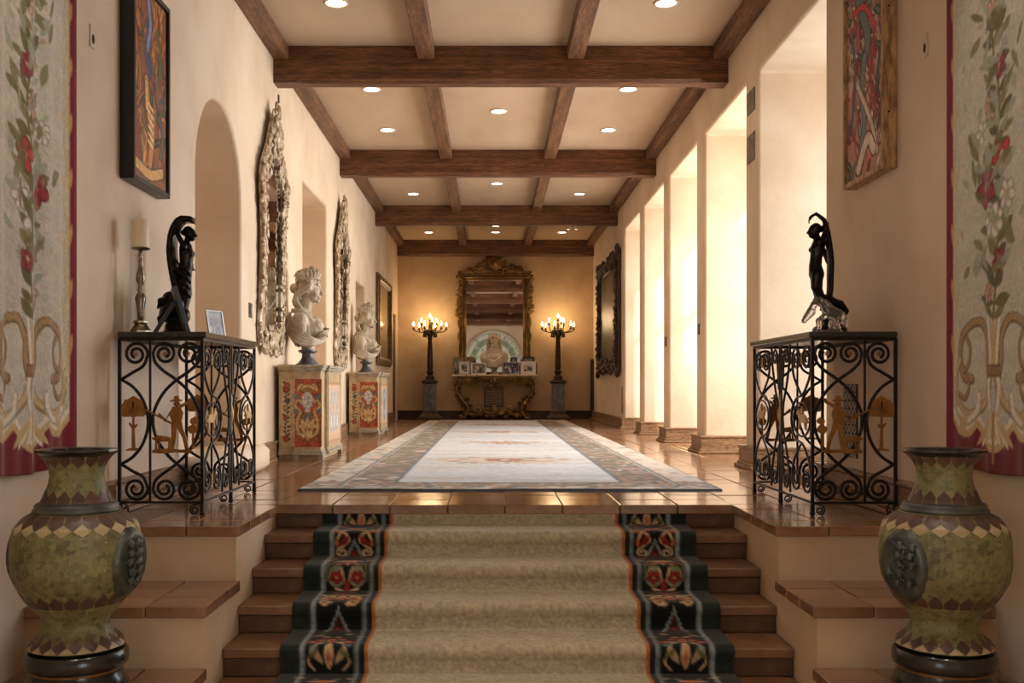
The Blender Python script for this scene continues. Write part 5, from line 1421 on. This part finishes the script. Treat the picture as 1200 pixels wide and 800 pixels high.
# gilt console
CREAMM = mat('cream_marble', [(.3, (186,166,134)), (.55, (206,188,158)), (.7, (160,136,104))], 8, rough=.25, detail=7)
t = thing('gilt_console', 'carved gilt console table with cream marble top under the end mirror', 'console table', (MX, YB-.30, 0))
HW = .965
m = MB(); m.box(-HW, HW, -.30, .27, .962, 1.0, .012); m.build('marble_top', CREAMM, t)
m = MB(); m.box(-.80, .80, -.25, .25, .90, .955, .01); m.box(-.82, .82, -.27, .27, .94, .962, .006)
m.build('apron_rail', OLDG, t)
m = MB()
for k in range(80):
    x = rg.uniform(-.72, .72); m.ell((x, -.255, .90-abs(rg.gauss(0, .05))-.05*math.cos(x*8)), (.04, .03, .03), (0, rg.uniform(0, PI), 0), 7, 5)
m.ell((0, -.27, .85), (.06, .05, .09)); m.ell((0, -.29, .86), (.035, .04, .05))
for s_ in (-1, 1):
    for x0 in (.28, .55): m.tube([(s_*x0+p[0], -.26, .855+p[1]) for p in spiral((0, 0), 0, .075, .015, 1.5, s_, 20)], .016, 6)
m.build('carved_apron', OLDG, t, True)
for s_ in (-1, 1):
    for y in (-.22, .18):
        m = MB(); pts = crv([(s_*.62, y, .90), (s_*.80, y, .80), (s_*.84, y, .62), (s_*.72, y, .45), (s_*.60, y, .30), (s_*.62, y, .14), (s_*.72, y, .03)], 6)
        m.tube(pts, [.055-.015*math.sin(k/len(pts)*PI) for k in range(len(pts))], 8)
        for k in range(26):
            p = rg.choice(pts); m.ell((p[0]+rg.uniform(-.09, .09), p[1]+rg.uniform(-.05, .05), min(max(p[2]+rg.uniform(-.05, .05), .045), .88)), (.045, .035, .03), (0, rg.uniform(0, PI), 0), 7, 5)
        m.ell((s_*.72, y, .035), (.08, .06, .035)); m.build('leg', OLDG, t, True)
m = MB()
for s_ in (-1, 1):
    pts = crv([(s_*.64, -.15, .16), (s_*.45, -.15, .10), (s_*.28, -.16, .20), (s_*.12, -.16, .14), (0, -.16, .20)], 6); m.tube(pts, .045, 7)
    m.tube([(s_*.34+p[0], -.18, .20+p[1]) for p in spiral((0, 0), 0, .10, .02, 1.4, s_, 20)], .028, 6)
for k in range(40): m.ell((rg.uniform(-.5, .5), -.17+rg.uniform(-.04, .04), rg.uniform(.06, .22)), (.05, .03, .03), (0, rg.uniform(0, PI), 0), 7, 5)
m.ell((0, -.17, .22), (.10, .06, .11)); m.build('stretcher', OLDG, t, True)
# framed photographs and small things on it
TOPZ = 1.0; YF_ = YB-.30
for x, y, rz, w, h, fm_, sd, lab in (
    (-.655, -.20, .10, .24, .30, FSIL, 11, 'silver framed portrait at the outer end of the gilt console, beside the dark bottle'),
    (-.80, .0, .05, .25, .40, FGOLD, 12, 'tall gold frame standing behind the silver portrait on the gilt console'),
    (-.54, .06, 0, .22, .40, FGOLD, 13, 'plain gold frame standing next to the tall one at the back of the gilt console'),
    (-.335, -.225, .06, .33, .26, FWHT, 14, 'white landscape frame beside the curly-haired bust with small dark cones behind'),
    (.375, -.225, -.06, .37, .28, FSIL, 15, 'silver landscape frame with a dark blue photograph beside the curly-haired bust'),
    (.76, -.20, -.04, .34, .29, FWHT, 16, 'cream mounted frame with a group photograph on the gilt console'),
    (.78, .05, 0, .26, .40, FBLK, 17, 'black landscape frame rising behind the group photograph'),
    (.45, .06, 0, .15, .39, FBLK, 18, 'narrow black frame behind the dark blue photograph')):
    photo_frame((MX+x-.02, YF_+y, TOPZ), rz, w, h, fm_, lab, .12, .026, .016, sd,
                {15: (40,52,74), 16: (176,160,140), 13: (120,100,70)}.get(sd, (112,106,100)), ((52,50,52), (190,184,176), (120,88,66), (70,84,110)), matte=(210,202,188) if sd in (11, 16) else None, stl=.2)
CLAYD = mat('dark_glazed_clay', [(.3, (30,26,22)), (.7, (56,48,40))], 12, rough=.3)
t = thing('small_bottle', 'small dark bottle at the outer end of the gilt console', 'bottle', (MX-.87, YF_-.16, TOPZ))
MB().lathe([(.026, 0), (.028, .01), (.028, .06), (.012, .075), (.010, .10), (.013, .105)], 14).build('bottle_body', CLAYD, t, True); MB().lathe([(.009, .105), (.010, .12), (.005, .124)], 10).build('stopper', FGOLD, t, True)
for x, lab in ((-.44, 'little dark cone ornament behind the white landscape frame'), (.60, 'little dark cone ornament behind the silver landscape frame')):
    t = thing('cone_ornament', lab, 'ornament', (MX+x, YF_+(-.06 if x < 0 else -.02), TOPZ))
    MB().lathe([(.04, 0), (.042, .02), (.03, .05), (.04, .10), (.045, .16), (.03, .24), (.012, .32), (.004, .36)], 14).build('cone', CLAYD, t, True); MB().lathe([(.05, 0), (.052, .012), (.04, .018)], 14).build('base', OLDG, t)
t = thing('upright_case', 'small dark upright photograph case at the end of the gilt console by the black frame', 'case', (MX+.895, YF_-.05, TOPZ))
m = MB(); m.box(-.05, .05, -.02, .02, 0, .26, .004); m.build('case', CLAYD, t)
cv = photo_canvas(.08, .22, 31, (70,80,92), ((40,44,52), (150,140,130))); inst(cv.mesh('photograph', lambda u, v: (u-.04, np.zeros_like(u)-.0215, .02+v), PHOTOM, False), 'photograph', t)
t = thing('wall_grille', 'square dark metal grille set low in the wall behind the gilt console', 'vent', (MX-.02, YB-.004, .27))
m = MB()
for k in range(14): m.box(-.20, .20, -.015, 0, .02+.031*k, .034+.031*k)
m.build('slats', CLAYD, t); m = MB()
for a in ((-.22, -.19, 0, .46), (.19, .22, 0, .46), (-.22, .22, 0, .02), (-.22, .22, .44, .46)): m.box(a[0], a[1], -.02, 0, a[2], a[3])
m.build('frame', CLAYD, t)

# ------------------------------------------------------------------ torcheres either side
STONEB = mat('blue_grey_marble', [(.3, (52,56,62)), (.5, (86,90,94)), (.66, (126,118,104)), (.8, (160,140,112))], 8, rough=.3, detail=7)
BRZ = mat('brown_bronze', [(.3, (40,28,18)), (.6, (70,50,32)), (.8, (104,78,48))], 12, rough=.4, metal=.6)
bu, nt_, bb_ = new_mat('candle_bulb')
bb_.inputs['Base Color'].default_value = (1, .85, .6, 1); bb_.inputs['Emission Color'].default_value = (1, .72, .36, 1); bb_.inputs['Emission Strength'].default_value = 14
def torchere(loc, label):
    t = thing('torchere', label, 'floor lamp', loc, 0, 'pair of branched torcheres by the end wall')
    m = MB()
    for z0, z1, w in ((0, .05, .27), (.05, .075, .25)): m.box(-w, w, -w*.8, w*.8, z0, z1, .01)
    v = []; 
    for z, w in ((.075, .23), (.12, .19), (.19, .155)): v += [(-w, -w*.8, z), (w, -w*.8, z), (w, w*.8, z), (-w, w*.8, z)]
    m.add(v, [(i*4+j, i*4+(j+1) % 4, (i+1)*4+(j+1) % 4, (i+1)*4+j) for i in range(2) for j in range(4)]+[(3,2,1,0), (8,9,10,11)])
    m.build('foot', BRZ, t)
    MB().box(-.135, .135, -.11, .11, .19, .80, .006).build('marble_shaft', STONEB, t)
    m = MB()
    for z0, z1, w in ((.80, .83, .16), (.83, .86, .19), (.86, .885, .15), (.885, .92, .10)): m.box(-w, w, -w*.85, w*.85, z0, z1, .008)
    m.build('capital', BRZ, t)
    MB().lathe([(.10, .92), (.105, .95), (.075, .975), (.05, 1.0), (.075, 1.04), (.085, 1.07), (.055, 1.10), (.06, 1.13), (.066, 1.2), (.058, 1.5), (.046, 1.78), (.06, 1.80), (.05, 1.83), (.075, 1.87), (.10, 1.91), (.085, 1.95), (.04, 1.98), (.03, 2.10), (.02, 2.16)], 16).build('pole', BRZ, t, 'auto')
    m = MB(); rg = random.Random(1)
    for k in range(8):
        a = 2*PI*k/8; m.tube([(.05*math.cos(a), .05*math.sin(a), 1.93), (.14*math.cos(a), .14*math.sin(a), 1.90), (.15*math.cos(a), .15*math.sin(a), 1.84), (.11*math.cos(a), .11*math.sin(a), 1.83)], [.02, .022, .02, .012], 6); m.ell((.10*math.cos(a+.3), .10*math.sin(a+.3), 1.96), (.04, .04, .05), None, 7, 5)
    m.build('leaf_collar', BRZ, t, True)
    def branch(a, R, z0, zt):
        c_, s_ = math.cos(a), math.sin(a)
        ar = MB().tube([tuple(p) for p in crv([(.04*c_, .04*s_, z0), (R*.45*c_, R*.45*s_, z0-.035), (R*.85*c_, R*.85*s_, z0-.01), (R*c_, R*s_, zt-.10)], 6)], .013, 6)
        ar.lathe([(.012, -.11), (.034, -.09), (.036, -.082), (.016, -.075), (.014, -.03)], 10, (R*c_, R*s_, zt))
        o = ar.build('arm', BRZ, t, True)
        MB().lathe([(.008, -.035), (.017, -.01), (.020, .015), (.012, .045), (.003, .07)], 10, (R*c_, R*s_, zt)).build('bulb', bu, o, True)
    for k in range(6): branch(.26+2*PI*k/6, .37, 1.97, 2.10)
    for k in range(3): branch(.8+2*PI*k/3, .20, 1.99, 2.20)
    branch(0, .001, 2.10, 2.29)
    l = bpy.data.lights.new('torchere_glow', 'POINT'); l.energy = 17; l.color = (1, .68, .36); l.shadow_soft_size = .22
    o = bpy.data.objects.new('torchere_glow', l); link(o, t); o.location = (0, -.02, 2.22)
    return t
torchere((-1.365, YB-.42, 0), 'bronze torchere with glowing candle bulbs on the side of the gold-framed glazed picture')
torchere((1.475, YB-.42, 0), 'bronze torchere with glowing candle bulbs on the side of the dark carved picture')

# ------------------------------------------------------------------ recessed ceiling lights
lens, nt_, lb_ = new_mat('downlight_lens')
lb_.inputs['Emission Color'].default_value = (1, .88, .70, 1); lb_.inputs['Emission Strength'].default_value = 7; lb_.inputs['Base Color'].default_value = (1, .95, .88, 1)
TRIMW = mat('light_trim', [(.3, (206,190,168)), (.7, (224,210,190))], 10, rough=.4)
spots = []
for k in range(-3, 3):
    o = 4.35*k
    bay = ['of the lower room (added lamp out of view)', 'over the stairs (added lamp out of view)', 'over the consoles', 'over the first bust', 'over the second bust', 'before the end mirror'][k+3]
    if k == -1: spots += [(-1.34, 13.18+o, 'downlight on the mirror side of the bay %s' % bay), (1.505, 13.18+o, 'downlight on the window side of the bay %s' % bay)]
    else: spots += [(-1.33, 11.38+o, 'downlight on the mirror side of the bay %s, stairs end' % bay), (1.52, 11.38+o, 'downlight on the window side of the bay %s, stairs end' % bay),
              (-1.34, 13.18+o, 'downlight on the mirror side of the bay %s, far end' % bay), (1.505, 13.18+o, 'downlight on the window side of the bay %s, far end' % bay), (.087, 12.29+o, 'downlight in the middle panel of the bay %s' % bay)]
spots += [(.087, 21.85, 'extra downlight in line just before the end mirror')]
ring_me = MB().lathe([(.105, 0), (.108, -.006), (.098, -.012), (.088, -.010), (.086, .0)], 28, cap=False).mesh('trim_ring', TRIMW, True)
lens_me = MB().lathe([(.0005, -.004), (.05, -.004), (.087, -.003), (.087, 0)], 28).mesh('lens', lens)
for i, (x, y, lab_) in enumerate(spots):
    t = thing('recessed_light', lab_, 'ceiling light', (x, y, ZC-.0005), 0, 'recessed downlights')
    inst(ring_me, 'trim_ring', t); inst(lens_me, 'lens', t)
    l = bpy.data.lights.new('downlight', 'SPOT'); l.energy = 60 if y < 5 else 18; l.color = (1, .85, .70); l.spot_size = 1.25 if y < 5 else 2.0; l.spot_blend = .8; l.shadow_soft_size = .06  # nearest two bays: unseen lamps added to brighten stairs, tiers and vases
    o = bpy.data.objects.new('downlight', l); link(o, t); o.location = (0, 0, -.02)
t = thing('track_spotlight', 'small twin spotlight on the ceiling before the last beam', 'ceiling light', (1.62, 20.6, ZC-.0005))
m = MB(); m.box(-.12, .12, -.03, .03, -.03, 0, .005); m.build('bracket', TRIMW, t)
for s_ in (-1, 1):
    MB().lathe([(.035, 0), (.045, .04), (.045, .10), (.03, .11)], 14).build('spot_head', TRIMW, t, True, loc=(s_*.08, -.03, -.13), rot=(.5, 0, 0)); MB().lathe([(.001, -.002), (.034, -.002), (.034, .004)], 14).build('spot_lens', lens, t, loc=(s_*.08, -.03, -.13), rot=(.5, 0, 0))

# ------------------------------------------------------------------ small fittings on the walls
PLATE = mat('bronze_plate', [(.3, (44,32,24)), (.7, (70,54,40))], 20, rough=.35, metal=.5)
IVP = mat('ivory_plate', [(.3, (196,178,150)), (.7, (214,198,172))], 20, rough=.5)
GRV = mat('grey_grille', [(.3, (120,108,90)), (.7, (150,138,118))], 20, rough=.5)
def plate(loc, side, w, h, m_, label, kind='switch', name='switch_plate', cat='switch', n=1):
    """flat plate on a wall facing -side along x"""
    t = thing(name, label, cat, loc); d = -side
    MB().box(0, d*.008, -w/2, w/2, -h/2, h/2, .002).build('plate', m_, t)
    if kind == 'switch':
        for k in range(n): MB().box(d*.006, d*.016, -w*.18, w*.18, -h/2+h*(k+.25)/n, -h/2+h*(k+.75)/n, .002).build('rocker', GRV if m_ is PLATE else PLATE, t)
    elif kind == 'sensor':
        MB().ell((d*.008, 0, -h*.1), (.006, w*.25, h*.22)).build('sensor_eye', PLATE, t, True)
    elif kind == 'vent':
        k = max(4, int(h/.028))
        for i in range(k): MB().box(d*.007, d*.014, -w/2+.012, w/2-.012, -h/2+h*(i+.3)/k, -h/2+h*(i+.75)/k).build('louvre', PLATE if m_ is IVP else GRV, t)
    elif kind == 'lattice':
        for i in range(9):
            for j in range(4):
                m = MB(); cx = -w/2+w*(j+.5)/4; cz = -h/2+h*(i+.5)/9; m.tube([(d*.012, cx+.020*math.cos(a), cz+.022*math.sin(a)) for a in np.linspace(0, 2*PI, 9)], .004, 5)
                m.build('lattice_ring', IVP, t)
    return t
plate((XL, 8.99, 1.39), -1, .11, .13, PLATE, 'dark bronze thermostat plate beside the arched niche', n=1)
plate((XL, 5.43, 2.57), -1, .07, .12, IVP, 'small ivory sensor plate between the tapestry and the black-framed painting', 'sensor', 'sensor_plate', 'sensor')
plate((XR, 5.42, 2.52), 1, .06, .12, IVP, 'small ivory sensor plate between the tapestry and the wood-framed painting', 'sensor', 'sensor_plate', 'sensor')
plate((XL, 10.18, 3.58), -1, .05, .08, PLATE, 'tiny dark slot plate high above the nearer carved mirror', 'vent', 'wall_vent', 'vent')
plate((XR, 9.06, 3.24), 1, .26, .20, GRV, 'upper grey air grille on the first wall pier', 'vent', 'wall_vent', 'vent')
plate((XR, 9.06, 2.83), 1, .26, .25, GRV, 'lower grey air grille on the first wall pier', 'vent', 'wall_vent', 'vent')
plate((XR, 11.36, 1.36), 1, .12, .12, PLATE, 'dark double switch plate on the second wall pier', n=2)
plate((XR, 13.50, 1.32), 1, .12, .13, PLATE, 'dark double switch plate on the third wall pier', n=2)
plate((XR, 6.55, .50), 1, .25, .47, PLATE, 'tall lattice vent low on the wall behind the right iron console', 'lattice', 'wall_vent', 'vent')
plate((XR, 18.0, .50), 1, .16, .47, GRV, 'narrow vent low on the wall below the dark carved picture', 'vent', 'wall_vent', 'vent')
